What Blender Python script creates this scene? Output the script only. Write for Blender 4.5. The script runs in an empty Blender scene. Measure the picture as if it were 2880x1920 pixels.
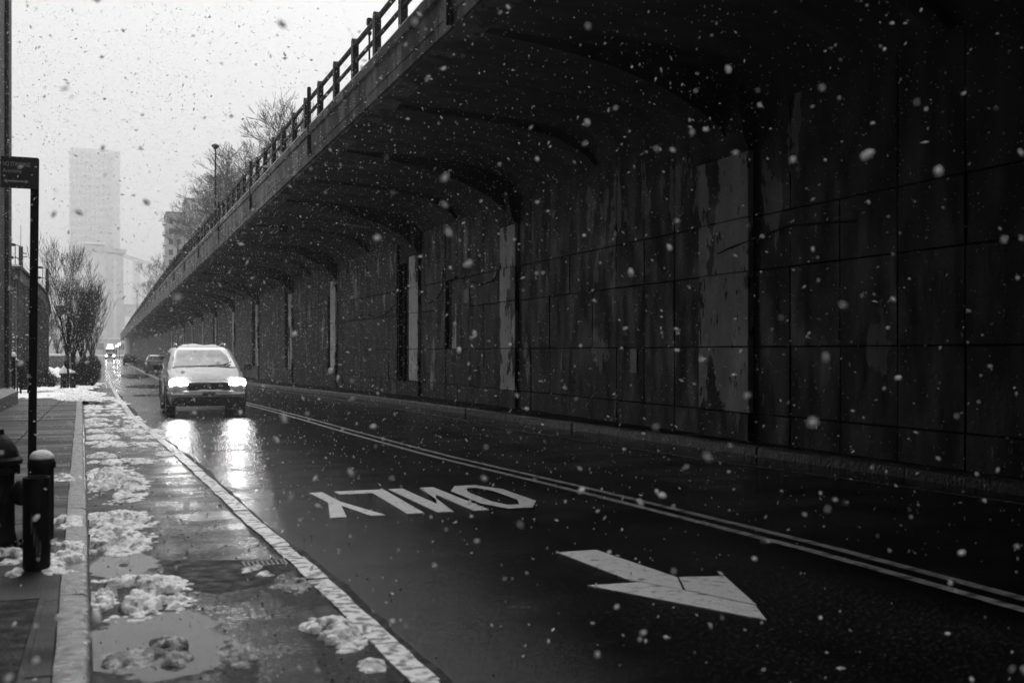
import bpy, bmesh, math, random
import numpy as np
from mathutils import Vector, Matrix, noise as mnoise

R = math.radians
rng = random.Random(7)
S = bpy.context.scene
COL = S.collection

# ------------------------------------------------------------------ camera
F_PX = 3100.0
YAW = math.atan(1135 / F_PX)
cd = bpy.data.cameras.new("camera")
cam = bpy.data.objects.new("camera", cd)
COL.objects.link(cam)
cam.location = (0, 0, 1.5)
cam.rotation_euler = (math.pi / 2, 0, -YAW)
cd.sensor_width = 36
cd.lens = 36 * F_PX / 2880
cd.shift_y = 28 / 2880
cd.clip_start = 0.1
cd.clip_end = 4000
cd.dof.use_dof = True
cd.dof.focus_distance = 24
cd.dof.aperture_fstop = 2.8
S.camera = cam

# ------------------------------------------------------------------ sky
SUN_EL, SUN_AZ = 48, 14          # azimuth measured from +Y towards +X
w = bpy.data.worlds.new("World")
S.world = w
w.use_nodes = True
nt = w.node_tree
nt.nodes.clear()
sky = nt.nodes.new("ShaderNodeTexSky")
sky.sky_type = 'NISHITA'
sky.sun_disc = False
sky.sun_elevation = R(SUN_EL)
sky.sun_rotation = R(SUN_AZ)
sky.air_density = 1.0
sky.dust_density = 4.0
bw = nt.nodes.new("ShaderNodeRGBToBW")
mx = nt.nodes.new("ShaderNodeMix")
mx.data_type = 'FLOAT'
mx.inputs[0].default_value = 0.96
# overcast veil: the standard overcast sky, three times brighter overhead than at the horizon
tc = nt.nodes.new("ShaderNodeTexCoord")
sx = nt.nodes.new("ShaderNodeSeparateXYZ")
nt.links.new(tc.outputs["Generated"], sx.inputs[0])
rv = nt.nodes.new("ShaderNodeMapRange")
rv.inputs[1].default_value = 0.0
rv.inputs[2].default_value = 1.0
rv.inputs[3].default_value = 4.3
rv.inputs[4].default_value = 12.9
nt.links.new(sx.outputs[2], rv.inputs[0])
nt.links.new(rv.outputs[0], mx.inputs[3])
bg = nt.nodes.new("ShaderNodeBackground")
bg.inputs[1].default_value = 0.10
wo = nt.nodes.new("ShaderNodeOutputWorld")
nt.links.new(sky.outputs[0], bw.inputs[0])
nt.links.new(bw.outputs[0], mx.inputs[2])
nt.links.new(mx.outputs[0], bg.inputs[0])
nt.links.new(bg.outputs[0], wo.inputs[0])

# ------------------------------------------------------------------ sun (behind thick cloud)
sd = bpy.data.lights.new("sun", 'SUN')
sd.energy = 1.5
sd.angle = R(32)
sd.color = (1, 1, 1)
sun = bpy.data.objects.new("sun", sd)
COL.objects.link(sun)
sun.location = (0, 0, 60)
sv = Vector((math.sin(R(SUN_AZ)) * math.cos(R(SUN_EL)), math.cos(R(SUN_AZ)) * math.cos(R(SUN_EL)), math.sin(R(SUN_EL))))
sun.rotation_euler = sv.to_track_quat('Z', 'Y').to_euler()

S.view_settings.view_transform = 'Standard'
S.view_settings.look = 'None'
S.view_settings.exposure = 0.25
S.view_settings.gamma = 1.0
S.view_settings.use_curve_mapping = False

S.render.engine = 'CYCLES'
cy = S.cycles
cy.use_denoising = True
try:
    cy.denoiser = 'OPENIMAGEDENOISE'
    cy.denoising_prefilter = 'ACCURATE'
except Exception:
    pass
cy.max_bounces = 6
cy.diffuse_bounces = 3
cy.glossy_bounces = 3
cy.transmission_bounces = 4
cy.volume_bounces = 2
cy.transparent_max_bounces = 8
cy.sample_clamp_indirect = 4
cy.sample_clamp_direct = 30
cy.caustics_reflective = False
cy.caustics_refractive = False


# ------------------------------------------------------------------ helpers
def tag(o, label=None, cat=None, group=None, kind=None):
    if label: o["label"] = label
    if cat: o["category"] = cat
    if group: o["group"] = group
    if kind: o["kind"] = kind
    return o


def empty(name, loc=(0, 0, 0), rz=0.0, parent=None):
    o = bpy.data.objects.new(name, None)
    COL.objects.link(o)
    o.location = loc
    o.rotation_euler = (0, 0, rz)
    o.parent = parent
    return o


def link_mesh(name, me, parent=None, loc=(0, 0, 0), rot=(0, 0, 0), scale=(1, 1, 1)):
    o = bpy.data.objects.new(name, me)
    COL.objects.link(o)
    o.parent = parent
    o.location = loc
    o.rotation_euler = rot
    o.scale = scale
    return o


def copy_tree(o, parent=None):
    c = o.copy()
    COL.objects.link(c)
    c.parent = parent
    for ch in list(o.children):
        copy_tree(ch, c)
    return c


def smoothstep(a, b, x):
    t = min(max((x - a) / (b - a), 0), 1)
    return t * t * (3 - 2 * t)


def zg(Y):
    return -0.45 * smoothstep(22, 75, Y)


def lerp_tab(tab, x):
    if x <= tab[0][0]: return tab[0][1]
    for (a, va), (b, vb) in zip(tab, tab[1:]):
        if x <= b:
            return va + (vb - va) * (x - a) / (b - a)
    return tab[-1][1]


class MB:
    def __init__(self):
        self.v = []
        self.f = []

    def add(self, vs, fs):
        o = len(self.v)
        self.v += [tuple(p) for p in vs]
        self.f += [tuple(i + o for i in f) for f in fs]
        return self

    def box(self, x0, x1, y0, y1, z0, z1):
        return self.add([(x0, y0, z0), (x1, y0, z0), (x1, y1, z0), (x0, y1, z0),
                         (x0, y0, z1), (x1, y0, z1), (x1, y1, z1), (x0, y1, z1)],
                        [(0, 3, 2, 1), (4, 5, 6, 7), (0, 1, 5, 4), (1, 2, 6, 5), (2, 3, 7, 6), (3, 0, 4, 7)])

    def cbox(self, x0, x1, y0, y1, z0, z1, c=0.01):
        """box with all top and side edges chamfered"""
        def ring(z, k):
            return [(x0 + k + c, y0 + k, z), (x1 - k - c, y0 + k, z), (x1 - k, y0 + k + c, z), (x1 - k, y1 - k - c, z),
                    (x1 - k - c, y1 - k, z), (x0 + k + c, y1 - k, z), (x0 + k, y1 - k - c, z), (x0 + k, y0 + k + c, z)]
        return self.loft([ring(z0, c), ring(z0 + c, 0), ring(z1 - c, 0), ring(z1, c)])

    def loft(self, rings, cap=True, closed=True):
        n = len(rings[0])
        vs = [p for r in rings for p in r]
        fs = []
        for i in range(len(rings) - 1):
            for j in range(n if closed else n - 1):
                k = (j + 1) % n
                fs.append((i * n + j, i * n + k, (i + 1) * n + k, (i + 1) * n + j))
        if cap and closed:
            fs.append(tuple(range(n - 1, -1, -1)))
            m = (len(rings) - 1) * n
            fs.append(tuple(range(m, m + n)))
        return self.add(vs, fs)

    def prism(self, poly, z0, z1, axis='z'):
        def q(a, b, c):
            return {'z': (a, b, c), 'y': (a, c, b), 'x': (c, a, b)}[axis]
        return self.loft([[q(a, b, z0) for a, b in poly], [q(a, b, z1) for a, b in poly]])

    def lathe(self, prof, n=24, c=(0, 0, 0), axis='z', cap=True):
        rings = []
        for r, h in prof:
            ring = []
            for i in range(n):
                t = 2 * math.pi * i / n
                a, b = r * math.cos(t), r * math.sin(t)
                if axis == 'z': p = (c[0] + a, c[1] + b, c[2] + h)
                elif axis == 'x': p = (c[0] + h, c[1] + a, c[2] + b)
                else: p = (c[0] + b, c[1] + h, c[2] + a)
                ring.append(p)
            rings.append(ring)
        return self.loft(rings, cap=cap)

    def tube(self, pts, rs, n=6, cap=True):
        pts = [Vector(p) for p in pts]
        if not hasattr(rs, '__len__'): rs = [rs] * len(pts)
        rings = []
        up = Vector((0.13, 0.31, 1)).normalized()
        for i, p in enumerate(pts):
            d = (pts[min(i + 1, len(pts) - 1)] - pts[max(i - 1, 0)])
            if d.length < 1e-9: d = Vector((0, 0, 1))
            d.normalize()
            u = up if abs(d.dot(up)) < .95 else Vector((1, 0, 0))
            a = d.cross(u).normalized()
            b = d.cross(a)
            rings.append([p + (a * math.cos(2 * math.pi * k / n) + b * math.sin(2 * math.pi * k / n)) * rs[i] for k in range(n)])
        return self.loft(rings, cap=cap)

    def mesh(self, name, mat, smooth=False, angle=None):
        me = bpy.data.meshes.new(name)
        me.from_pydata(self.v, [], self.f)
        mats = mat if isinstance(mat, (list, tuple)) else [mat]
        for m in mats: me.materials.append(m)
        if smooth:
            me.polygons.foreach_set("use_smooth", [True] * len(me.polygons))
            if angle is not None:
                me.set_sharp_from_angle(angle=R(angle))
        me.update()
        return me

    def build(self, name, mat, parent=None, smooth=False, angle=None, **k):
        return link_mesh(name, self.mesh(name, mat, smooth, angle), parent, **k)


# ------------------------------------------------------------------ materials (the place is seen in black and white: all greys)
def mat(name, c0, c1=None, rough=(0.6, 0.8), scale=3.0, stretch=(1, 1, 1), bump=0.0, bscale=40.0, rstretch=None, rscale=None,
        spec=0.5, metal=0.0, rand=0.0, lo=0.35, hi=0.65, bstretch=None, coat=0.0, detail=6.0, rlo=0.35, rhi=0.65):
    m = bpy.data.materials.new(name)
    m.use_nodes = True
    t = m.node_tree
    t.nodes.clear()
    N, L = t.nodes.new, t.links.new
    out = N("ShaderNodeOutputMaterial")
    b = N("ShaderNodeBsdfPrincipled")
    L(b.outputs[0], out.inputs[0])
    geo = N("ShaderNodeNewGeometry")
    if c1 is None: c1 = c0

    def nz(sc, st, det=detail):
        mp = N("ShaderNodeVectorMath")
        mp.operation = 'MULTIPLY'
        mp.inputs[1].default_value = st
        L(geo.outputs["Position"], mp.inputs[0])
        n = N("ShaderNodeTexNoise")
        n.inputs["Scale"].default_value = sc
        n.inputs["Detail"].default_value = det
        L(mp.outputs[0], n.inputs["Vector"])
        return n.outputs[0]

    def remap(src, a, bb, x, y):
        r = N("ShaderNodeMapRange")
        r.inputs[1].default_value = a
        r.inputs[2].default_value = bb
        r.inputs[3].default_value = x
        r.inputs[4].default_value = y
        L(src, r.inputs[0])
        return r.outputs[0]
    col = remap(nz(scale, stretch), lo, hi, c0, c1)
    if rand:
        oi = N("ShaderNodeObjectInfo")
        k = remap(oi.outputs["Random"], 0, 1, 1 - rand, 1 + rand)
        mu = N("ShaderNodeMath")
        mu.operation = 'MULTIPLY'
        L(col, mu.inputs[0])
        L(k, mu.inputs[1])
        col = mu.outputs[0]
    L(col, b.inputs["Base Color"])
    L(remap(nz(rscale or scale * 1.7, rstretch or stretch), rlo, rhi, rough[0], rough[1]), b.inputs["Roughness"])
    b.inputs["Specular IOR Level"].default_value = spec
    b.inputs["Metallic"].default_value = metal
    if coat:
        b.inputs["Coat Weight"].default_value = coat
        b.inputs["Coat Roughness"].default_value = 0.08
    if bump:
        bn = N("ShaderNodeBump")
        bn.inputs["Strength"].default_value = bump
        bn.inputs["Distance"].default_value = 0.02
        L(nz(bscale, bstretch or (1, 1, 1), 5.0), bn.inputs["Height"])
        L(bn.outputs[0], b.inputs["Normal"])
    return m


def mat_peel(name, dark0, dark1, light, thr, rand=0.12):
    """old concrete with flaking light paint and vertical run-off streaks"""
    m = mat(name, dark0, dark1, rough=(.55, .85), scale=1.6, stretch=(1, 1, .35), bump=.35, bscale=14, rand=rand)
    t = m.node_tree
    N, L = t.nodes.new, t.links.new
    b = [n for n in t.nodes if n.type == 'BSDF_PRINCIPLED'][0]
    src = b.inputs["Base Color"].links[0].from_socket
    geo = [n for n in t.nodes if n.type == 'NEW_GEOMETRY'][0]

    def nz(sc, st, det, off):
        mp = N("ShaderNodeVectorMath")
        mp.operation = 'MULTIPLY_ADD'
        mp.inputs[1].default_value = st
        mp.inputs[2].default_value = off
        L(geo.outputs["Position"], mp.inputs[0])
        n = N("ShaderNodeTexNoise")
        n.inputs["Scale"].default_value = sc
        n.inputs["Detail"].default_value = det
        n.inputs["Roughness"].default_value = .62
        L(mp.outputs[0], n.inputs["Vector"])
        return n.outputs[0]

    def rm(s, a, bb, x, y):
        r = N("ShaderNodeMapRange")
        for i, q in zip((1, 2, 3, 4), (a, bb, x, y)): r.inputs[i].default_value = q
        L(s, r.inputs[0])
        return r.outputs[0]
    # streaks
    st = rm(nz(2.2, (1, 1.3, .09), 4, (3, 7, 1)), .42, .68, 1.25, .45)
    mu = N("ShaderNodeMath")
    mu.operation = 'MULTIPLY'
    L(src, mu.inputs[0])
    L(st, mu.inputs[1])
    # flakes of paint left standing
    fl0 = rm(nz(1.1, (1, 1, .42), 7, (11, 2, 5)), thr, thr + .010, 0, 1)
    fl1 = rm(nz(6.0, (1, 1, .5), 8, (4, 2, 1)), .36, .40, 0, 1)
    flm = N("ShaderNodeMath")
    flm.operation = 'MULTIPLY'
    L(fl0, flm.inputs[0])
    L(fl1, flm.inputs[1])
    fl = flm.outputs[0]
    mixn = N("ShaderNodeMix")
    mixn.data_type = 'FLOAT'
    L(fl, mixn.inputs[0])
    L(mu.outputs[0], mixn.inputs[2])
    lt = rm(nz(5, (1, 1, .5), 4, (0, 1, 9)), .3, .7, light * .75, light * 1.1)
    L(lt, mixn.inputs[3])
    L(mixn.outputs[0], b.inputs["Base Color"])
    return m


def mat_emit(name, val, strength):
    m = bpy.data.materials.new(name)
    m.use_nodes = True
    t = m.node_tree
    b = t.nodes["Principled BSDF"]
    b.inputs["Base Color"].default_value = (val, val, val, 1)
    b.inputs["Emission Color"].default_value = (1, 1, 1, 1)
    b.inputs["Emission Strength"].default_value = strength
    return m


MT = {}
MT['asphalt'] = mat('wet_asphalt', .0012, .0075, rough=(.05, .20), scale=80, rscale=1.1, rstretch=(.7, 1.3, 1), bump=.28, bscale=110, spec=.12, detail=8)
def asphalt_extra(m):
    t = m.node_tree
    N, L = t.nodes.new, t.links.new
    b = [n for n in t.nodes if n.type == 'BSDF_PRINCIPLED'][0]
    geo = [n for n in t.nodes if n.type == 'NEW_GEOMETRY'][0]

    def nz(sc, st, det):
        mp = N("ShaderNodeVectorMath")
        mp.operation = 'MULTIPLY'
        mp.inputs[1].default_value = st
        L(geo.outputs["Position"], mp.inputs[0])
        n = N("ShaderNodeTexNoise")
        n.inputs["Scale"].default_value = sc
        n.inputs["Detail"].default_value = det
        L(mp.outputs[0], n.inputs["Vector"])
        return n.outputs[0]

    def rm(s_, a, bb, x, y):
        r = N("ShaderNodeMapRange")
        for i, q in zip((1, 2, 3, 4), (a, bb, x, y)): r.inputs[i].default_value = q
        L(s_, r.inputs[0])
        return r.outputs[0]

    def mul(a, c):
        q = N("ShaderNodeMath")
        q.operation = 'MULTIPLY'
        L(a, q.inputs[0])
        L(c, q.inputs[1])
        return q.outputs[0]
    src = b.inputs["Base Color"].links[0].from_socket
    patch = rm(nz(.55, (1, .5, 1), 6), .38, .62, .45, 1.7)        # older and newer asphalt
    track = rm(nz(1.0, (1.3, .04, 1), 3), .38, .62, .7, 1.35)     # wheel tracks along the street
    spk = rm(nz(38, (1, 1, 1), 3), .55, .70, 1.0, 8.0)            # pale stones in the mix
    L(mul(mul(mul(src, patch), track), spk), b.inputs["Base Color"])
    rs = b.inputs["Roughness"].links[0].from_socket
    L(mul(mul(rs, rm(nz(1.0, (1.3, .04, 1), 3), .38, .62, 1.25, .75)), rm(nz(30, (1, 1, 1), 3), .35, .65, .75, 1.25)), b.inputs["Roughness"])


asphalt_extra(MT['asphalt'])
MT['strip'] = mat('rough_parking_strip', .003, .018, rough=(.18, .46), scale=60, rscale=1.4, rstretch=(.8, 1.2, 1), bump=.9, bscale=90, spec=.13, detail=8)
asphalt_extra(MT['strip'])
MT['patch'] = mat('asphalt_patch', .004, .009, rough=(.5, .8), scale=6, bump=.6, bscale=60, spec=.1)
MT['water'] = mat('standing_water', .010, .016, rough=(.02, .05), scale=1, spec=.25)
def soft_edge(m):
    t = m.node_tree
    N, L = t.nodes.new, t.links.new
    b = [n for n in t.nodes if n.type == 'BSDF_PRINCIPLED'][0]
    tc_ = N("ShaderNodeTexCoord")
    ln = N("ShaderNodeVectorMath")
    ln.operation = 'LENGTH'
    L(tc_.outputs["Object"], ln.inputs[0])
    geo = [n for n in t.nodes if n.type == 'NEW_GEOMETRY'][0]
    n = N("ShaderNodeTexNoise")
    n.inputs["Scale"].default_value = 3.2
    n.inputs["Detail"].default_value = 8
    n.inputs["Roughness"].default_value = .65
    L(geo.outputs["Position"], n.inputs["Vector"])
    ad = N("ShaderNodeMath")
    ad.operation = 'MULTIPLY_ADD'
    ad.inputs[1].default_value = 1.1
    L(n.outputs[0], ad.inputs[0])
    L(ln.outputs["Value"], ad.inputs[2])
    r = N("ShaderNodeMapRange")
    for i, q in zip((1, 2, 3, 4), (1.28, 1.36, 1, 0)): r.inputs[i].default_value = q
    L(ad.outputs[0], r.inputs[0])
    L(r.outputs[0], b.inputs["Alpha"])


soft_edge(MT['water'])
MT['ground'] = mat('snowy_ground', .12, .45, rough=(.6, .9), scale=.4)
MT['paint'] = mat('road_paint', .06, .50, rough=(.35, .6), scale=13, bump=.5, bscale=60, lo=.27, hi=.46, detail=9)
MT['paint_worn'] = mat('worn_road_paint', .05, .60, rough=(.3, .6), scale=14, bump=.4, bscale=60, lo=.40, hi=.52)
MT['paint_line'] = mat('lane_paint', .05, .36, rough=(.3, .55), scale=9, bump=.3, bscale=50, lo=.36, hi=.56)
MT['slab'] = mat('wet_concrete_slab', .009, .036, rough=(.30, .75), scale=1.6, rscale=.8, rstretch=(.35, 2.2, 1), bump=.5, bscale=60, rand=.25, spec=.12)
MT['kerb'] = mat('granite_kerb', .018, .10, rough=(.25, .6), scale=9, bump=.6, bscale=25, rand=.2)
MT['snow'] = mat('snow', .70, .84, rough=(.7, .9), scale=9, bump=.5, bscale=60, spec=.2)
MT['car_snow'] = mat('sky_lit_car_snow', .86, .93, rough=(.7, .9), scale=9, bump=.4, bscale=60, spec=.2)  # whiter copy of the snow for the car, sky brightness put into its colour
MT['slush'] = mat('dirt_and_shade_slush', .22, .86, rough=(.35, .7), scale=16, bump=.8, bscale=80, spec=.3, lo=.34, hi=.52)  # mottling is dirt plus the shade of the crevices, put into the colour
MT['slush_dark'] = mat('grey_slush', .05, .35, rough=(.25, .6), scale=11, bump=.7, bscale=70, spec=.4, lo=.40, hi=.64)
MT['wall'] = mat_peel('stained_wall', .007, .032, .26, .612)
MT['pilaster'] = mat_peel('flaking_pilaster', .014, .04, .55, .455, .1)
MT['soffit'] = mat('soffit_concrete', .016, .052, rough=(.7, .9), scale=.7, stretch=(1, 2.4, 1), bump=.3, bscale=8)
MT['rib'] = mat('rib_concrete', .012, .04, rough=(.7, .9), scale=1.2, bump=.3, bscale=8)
MT['fascia'] = mat_peel('fascia_concrete', .005, .028, .10, .52, .2)
MT['iron'] = mat('black_iron', .003, .009, rough=(.4, .65), scale=12, bump=.35, bscale=70, spec=.12)
MT['rail'] = mat('dark_rail_steel', .004, .012, rough=(.45, .7), scale=9, bump=.3, bscale=50, spec=.2)
MT['steel'] = mat('dull_steel', .06, .12, rough=(.4, .6), scale=9)
MT['dark'] = mat('dark_void', .006, .010, rough=(.8, .9), scale=3)
MT['brickwall'] = mat('dark_brick', .020, .045, rough=(.6, .85), scale=3, stretch=(1, 1, 2), bump=.4, bscale=20)
MT['plinth'] = mat('plinth_stone', .05, .10, rough=(.4, .7), scale=5, bump=.4, bscale=25)
MT['shed'] = mat('painted_shed_sheet', .06, .12, rough=(.45, .7), scale=2, stretch=(1, 1, .2), bump=.15, bscale=20, rand=.15)
MT['shed_trim'] = mat('shed_trim', .12, .19, rough=(.4, .6), scale=3)
MT['bark'] = mat('bark', .012, .035, rough=(.7, .9), scale=12, stretch=(1, 1, .3), bump=.5, bscale=40, spec=.2)
MT['twig'] = mat('twig', .012, .03, rough=(.7, .9), scale=5, spec=.2)
MT['hill'] = mat('hillside', .05, .20, rough=(.8, .9), scale=.3)
MT['stone_far'] = mat('haze_pale_stone', .40, .52, rough=(.8, .9), scale=.3)  # stone paled towards the sky, the fade of haze put into the colour
MT['tower_far'] = mat('haze_pale_cladding', .58, .68, rough=(.5, .7), scale=.05)  # far cladding lightened, its colour carries part of the haze
MT['pale_wall'] = mat('haze_pale_wall', .38, .5, rough=(.6, .8), scale=.3)  # whitened so the colour itself gives the far building its haze
MT['apt'] = mat('haze_pale_brick', .34, .46, rough=(.7, .9), scale=.6)  # brick paled, distance haze put into its colour
MT['glass'] = mat('window_glass', .01, .015, rough=(.05, .1), scale=1, spec=.6)
MT['carpaint'] = mat('silver_car_paint', .46, .54, rough=(.25, .35), scale=2, spec=.6, coat=.5)
MT['carpaint2'] = mat('grey_car_paint', .09, .12, rough=(.25, .35), scale=2, spec=.6, coat=.5)
MT['plastic'] = mat('black_plastic', .006, .012, rough=(.45, .65), scale=8, spec=.2)
MT['tyre'] = mat('tyre_rubber', .010, .018, rough=(.6, .8), scale=20, bump=.3, bscale=60)
MT['rim'] = mat('alloy_rim', .25, .35, rough=(.3, .45), scale=9, metal=.8)
MT['chrome'] = mat('chrome_trim', .35, .5, rough=(.15, .25), scale=4, metal=.9)
MT['frost'] = mat('snow_film_on_glass', .5, .74, rough=(.5, .75), scale=3, stretch=(1, 1, 1), bump=.2, bscale=60)
MT['plate'] = mat('number_plate', .22, .32, rough=(.4, .6), scale=20)
MT['lamp'] = mat_emit('lit_headlamp', .9, 60)
MT['lamp_far'] = mat_emit('lit_lamp_far', .9, 60)
MT['signlight'] = mat_emit('lit_sign_panel', .9, 4)
MT['sign'] = mat('backlit_sign_face', .010, .016, rough=(.4, .55), scale=9)  # near black, the shade of a backlit plate put into the colour
MT['letters'] = mat('sign_letters', .30, .40, rough=(.4, .55), scale=9)
MT['scratch'] = mat('scratched_tag', .05, .09, rough=(.4, .6), scale=30)
MT['tail'] = mat('tail_lamp', .05, .08, rough=(.15, .25), scale=4, coat=.5)

# ------------------------------------------------------------------ plan of the street (metres; +Y runs down the street)
KERB = [(-12, .15), (2, .0), (5, -.07), (6.4, -.10), (9.25, -.16), (14.6, -.28), (25, -.50), (36, -.75), (50, -.90), (80, -1.0), (150, -1.4), (300, -2.4), (480, -3.6)]
EDGE_L = [(-12, 1.45), (4.8, 1.41), (6.24, 1.38), (8.17, 1.32), (9.8, 1.25), (12, 1.19), (16, 1.04), (20.6, .86), (26.7, .58), (40, .40), (61, .24), (104, .03), (153, -.26), (240, -.6), (480, -1.8)]
CENTRE = [(-12, 5.1), (5.1, 5.10), (7.1, 5.08), (10.5, 4.87), (15.3, 4.45), (21.3, 4.2), (34, 3.85), (60, 3.5), (100, 3.2), (200, 2.6), (300, 2.0), (480, .8)]
EDGE_R = [(-12, 9.0), (8, 8.5), (10.2, 8.25), (13.5, 7.75), (19.5, 7.28), (33.5, 7.10), (59, 6.9), (100, 6.6), (200, 6.0), (480, 4.2)]
KERB_R = [(-12, 9.1), (8, 8.95), (11, 8.85), (16, 8.55), (21.6, 8.15), (26, 8.0), (33, 7.85), (48, 7.6), (100, 7.4), (480, 7.0)]
WALL_X = 9.2
DECK_X = 4.6


def ysteps(a, b):
    y, out = a, []
    if a < -20: out, y = [a], -20
    while y < b:
        out.append(y)
        y += 1.0 if y < 60 else (3 if y < 150 else 12)
    return out + [b]


def strip(xa, xb, y0, y1, dz, name, material, parent=None, ys=None):
    """sheet between two plan curves, following the road profile"""
    mb = MB()
    ys = ys or ysteps(y0, y1)
    vs, fs = [], []
    for y in ys:
        a, b = xa(y), xb(y)
        for k in range(5):
            vs.append((a + (b - a) * k / 4, y, zg(y) + dz))
    for i in range(len(ys) - 1):
        for k in range(4):
            p = i * 5 + k
            fs.append((p, p + 1, p + 6, p + 5))
    mb.add(vs, fs)
    return mb.build(name, material, parent)


kx = lambda y: lerp_tab(KERB, y)
ex = lambda y: lerp_tab(EDGE_L, y)
cx = lambda y: lerp_tab(CENTRE, y)
rx = lambda y: lerp_tab(EDGE_R, y)
krx = lambda y: lerp_tab(KERB_R, y)

# ground: one sheet out to the horizon
mb = MB()
gx = [-900, -300, -80, -20, -3, 0, 3, 9, 20, 80, 300, 900]
gy = [-300, -100, -40, -12, 0, 10, 20, 30, 40, 50, 60, 70, 80, 120, 200, 300, 480, 800, 1300, 2000]
mb.add([(x, y, zg(y) - .16) for y in gy for x in gx],
       [(i * 12 + j, i * 12 + j + 1, i * 12 + j + 13, i * 12 + j + 12) for i in range(len(gy) - 1) for j in range(11)])
tag(mb.build('ground', MT['ground']), kind='structure')

road = strip(lambda y: kx(y) - .02, lambda y: krx(y) + .02, -200, 480, 0, 'road', MT['asphalt'])
tag(road, kind='structure')

# ---- road markings (parts of the road), each sheet 4 mm above the asphalt
def line(off0, off1, base, y0, y1, name, material, label=None, dz=.004):
    o = strip(lambda y: base(y) + off0, lambda y: base(y) + off1, y0, y1, dz, name, material, road)
    if label: o["label"] = label
    return o


line(-.165, -.065, cx, -10, 300, 'centre_line', MT['paint_line'], 'left stripe of the double centre line')
line(.065, .165, cx, -10, 300, 'centre_line', MT['paint_line'], 'right stripe of the double centre line')
line(-.05, .05, rx, -10, 120, 'edge_line', MT['paint_line'], 'thin white line beside the far kerb')
ts = [3 + .25 * i for i in range(180)]
strip(lambda y: ex(y) + .004, lambda y: ex(y) + .035 + max(0, .09 * mnoise.noise((y * .55, 1.5, 0)) + .05 * mnoise.noise((y * 3.1, 4, 0)) + .03), 3, 48, .0035, 'tar_seam', MT['patch'], road, ts)["label"] = 'dark tar seam along the worn kerb line'

strip(lambda y: kx(y) + .011, lambda y: ex(y) - .06, -10, 60, .0018, 'parking_strip', MT['strip'], road)["label"] = 'rough wet parking strip beside the kerb'
# worn white line along the parking strip: separate flush blocks
y = 3.0
prev = None
k = 0
while y < 60:
    L_ = rng.uniform(.45, 1.25) * (1 if y < 25 else 2.2)
    mb = MB()
    a0, a1 = ex(y), ex(y + L_ - .015)
    z0, z1 = zg(y), zg(y + L_)
    j = rng.uniform(-.006, .006)
    h = rng.uniform(.010, .018)
    n = 5
    rings = []
    for q in range(n):
        t = q / (n - 1)
        xx = a0 + (a1 - a0) * t
        zz = z0 + (z1 - z0) * t
        yy = y + (L_ - .015) * t
        e0, e1 = rng.uniform(-.008, .008), rng.uniform(-.008, .008)
        rings.append([(xx - .135 + j + e0, yy, zz - .03), (xx + .005 + j + e1, yy, zz - .03), (xx + .0 + j + e1, yy, zz + h), (xx - .13 + j + e0, yy, zz + h)])
    mb.loft(rings)
    o = mb.build('edge_block', MT['paint_worn'], road)
    y += L_
line(-.135, -.0, ex, 60, 300, 'edge_line', MT['paint_worn'], 'far run of the worn white line', .005)


def flat(poly, name, material, label=None, z=.004, t=.004):
    mb = MB().prism([(a, b) for a, b in poly], z - .006, z + t)
    o = mb.build(name, material, road)
    if label: o["label"] = label
    return o


# ONLY, painted for the oncoming driver (upside down from here)
Y0, Y1 = 9.86, 11.70
# O
def ring_letter(x0, x1, y0, y1, wd):
    outer, inner = [], []
    c = .16
    xm = [(x0 + .13, y0), (x1 - .20, y0), (x1 - .0, y0 + .42), (x1, y1 - .42), (x1 - .17, y1), (x0 + .17, y1), (x0, y1 - .42), (x0, y0 + .42)]
    cxm, cym = (x0 + x1) / 2, (y0 + y1) / 2
    for (a, b) in xm:
        outer.append((a, b))
        inner.append((cxm + (a - cxm) * (1 - wd / ((x1 - x0) / 2)), cym + (b - cym) * (1 - 1.6 * wd / ((y1 - y0) / 2))))
    return outer, inner


o_, i_ = ring_letter(3.44, 4.02, Y0, Y1 + .02, .15)
mb = MB()
n = len(o_)
mb.add([(a, b, .008) for a, b in o_ + i_], [(k, (k + 1) % n, n + (k + 1) % n, n + k) for k in range(n)])
ob = mb.build('painted_letter', MT['paint'], road)
ob["label"] = 'letter O of ONLY'
flat([(3.22, Y0), (3.38, Y0), (3.36, Y1), (3.21, Y1)], 'painted_letter', MT['paint'], 'letter N of ONLY, outer stroke')
ob = MB().prism([(2.87, Y0), (3.03, Y0), (3.01, Y1), (2.85, Y1)], -.002, .008).prism([(3.03, Y0), (3.05, Y0 + .25), (3.205, Y1), (3.195, Y1 - .3)], -.002, .008).prism([(3.02, Y0 + .05), (3.22, Y1 - .06), (3.21, Y1 - .62), (3.025, Y0 + .55)], -.002, .0078).build('painted_letter', MT['paint'], road)
ob["label"] = 'letter N of ONLY, inner strokes'
flat([(2.585, Y0), (2.745, Y0), (2.80, Y1), (2.26, Y1), (2.27, Y1 - .26), (2.62, Y1 - .26)], 'painted_letter', MT['paint'], 'letter L of ONLY')
flat([(1.87, Y0), (2.02, Y0), (2.12, Y0 + .75), (2.24, Y0), (2.38, Y0), (2.17, Y0 + 1.02), (2.13, Y1 - .02), (1.99, Y1 - .02), (2.04, Y0 + 1.0)], 'painted_letter', MT['paint'], 'letter Y of ONLY')
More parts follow.
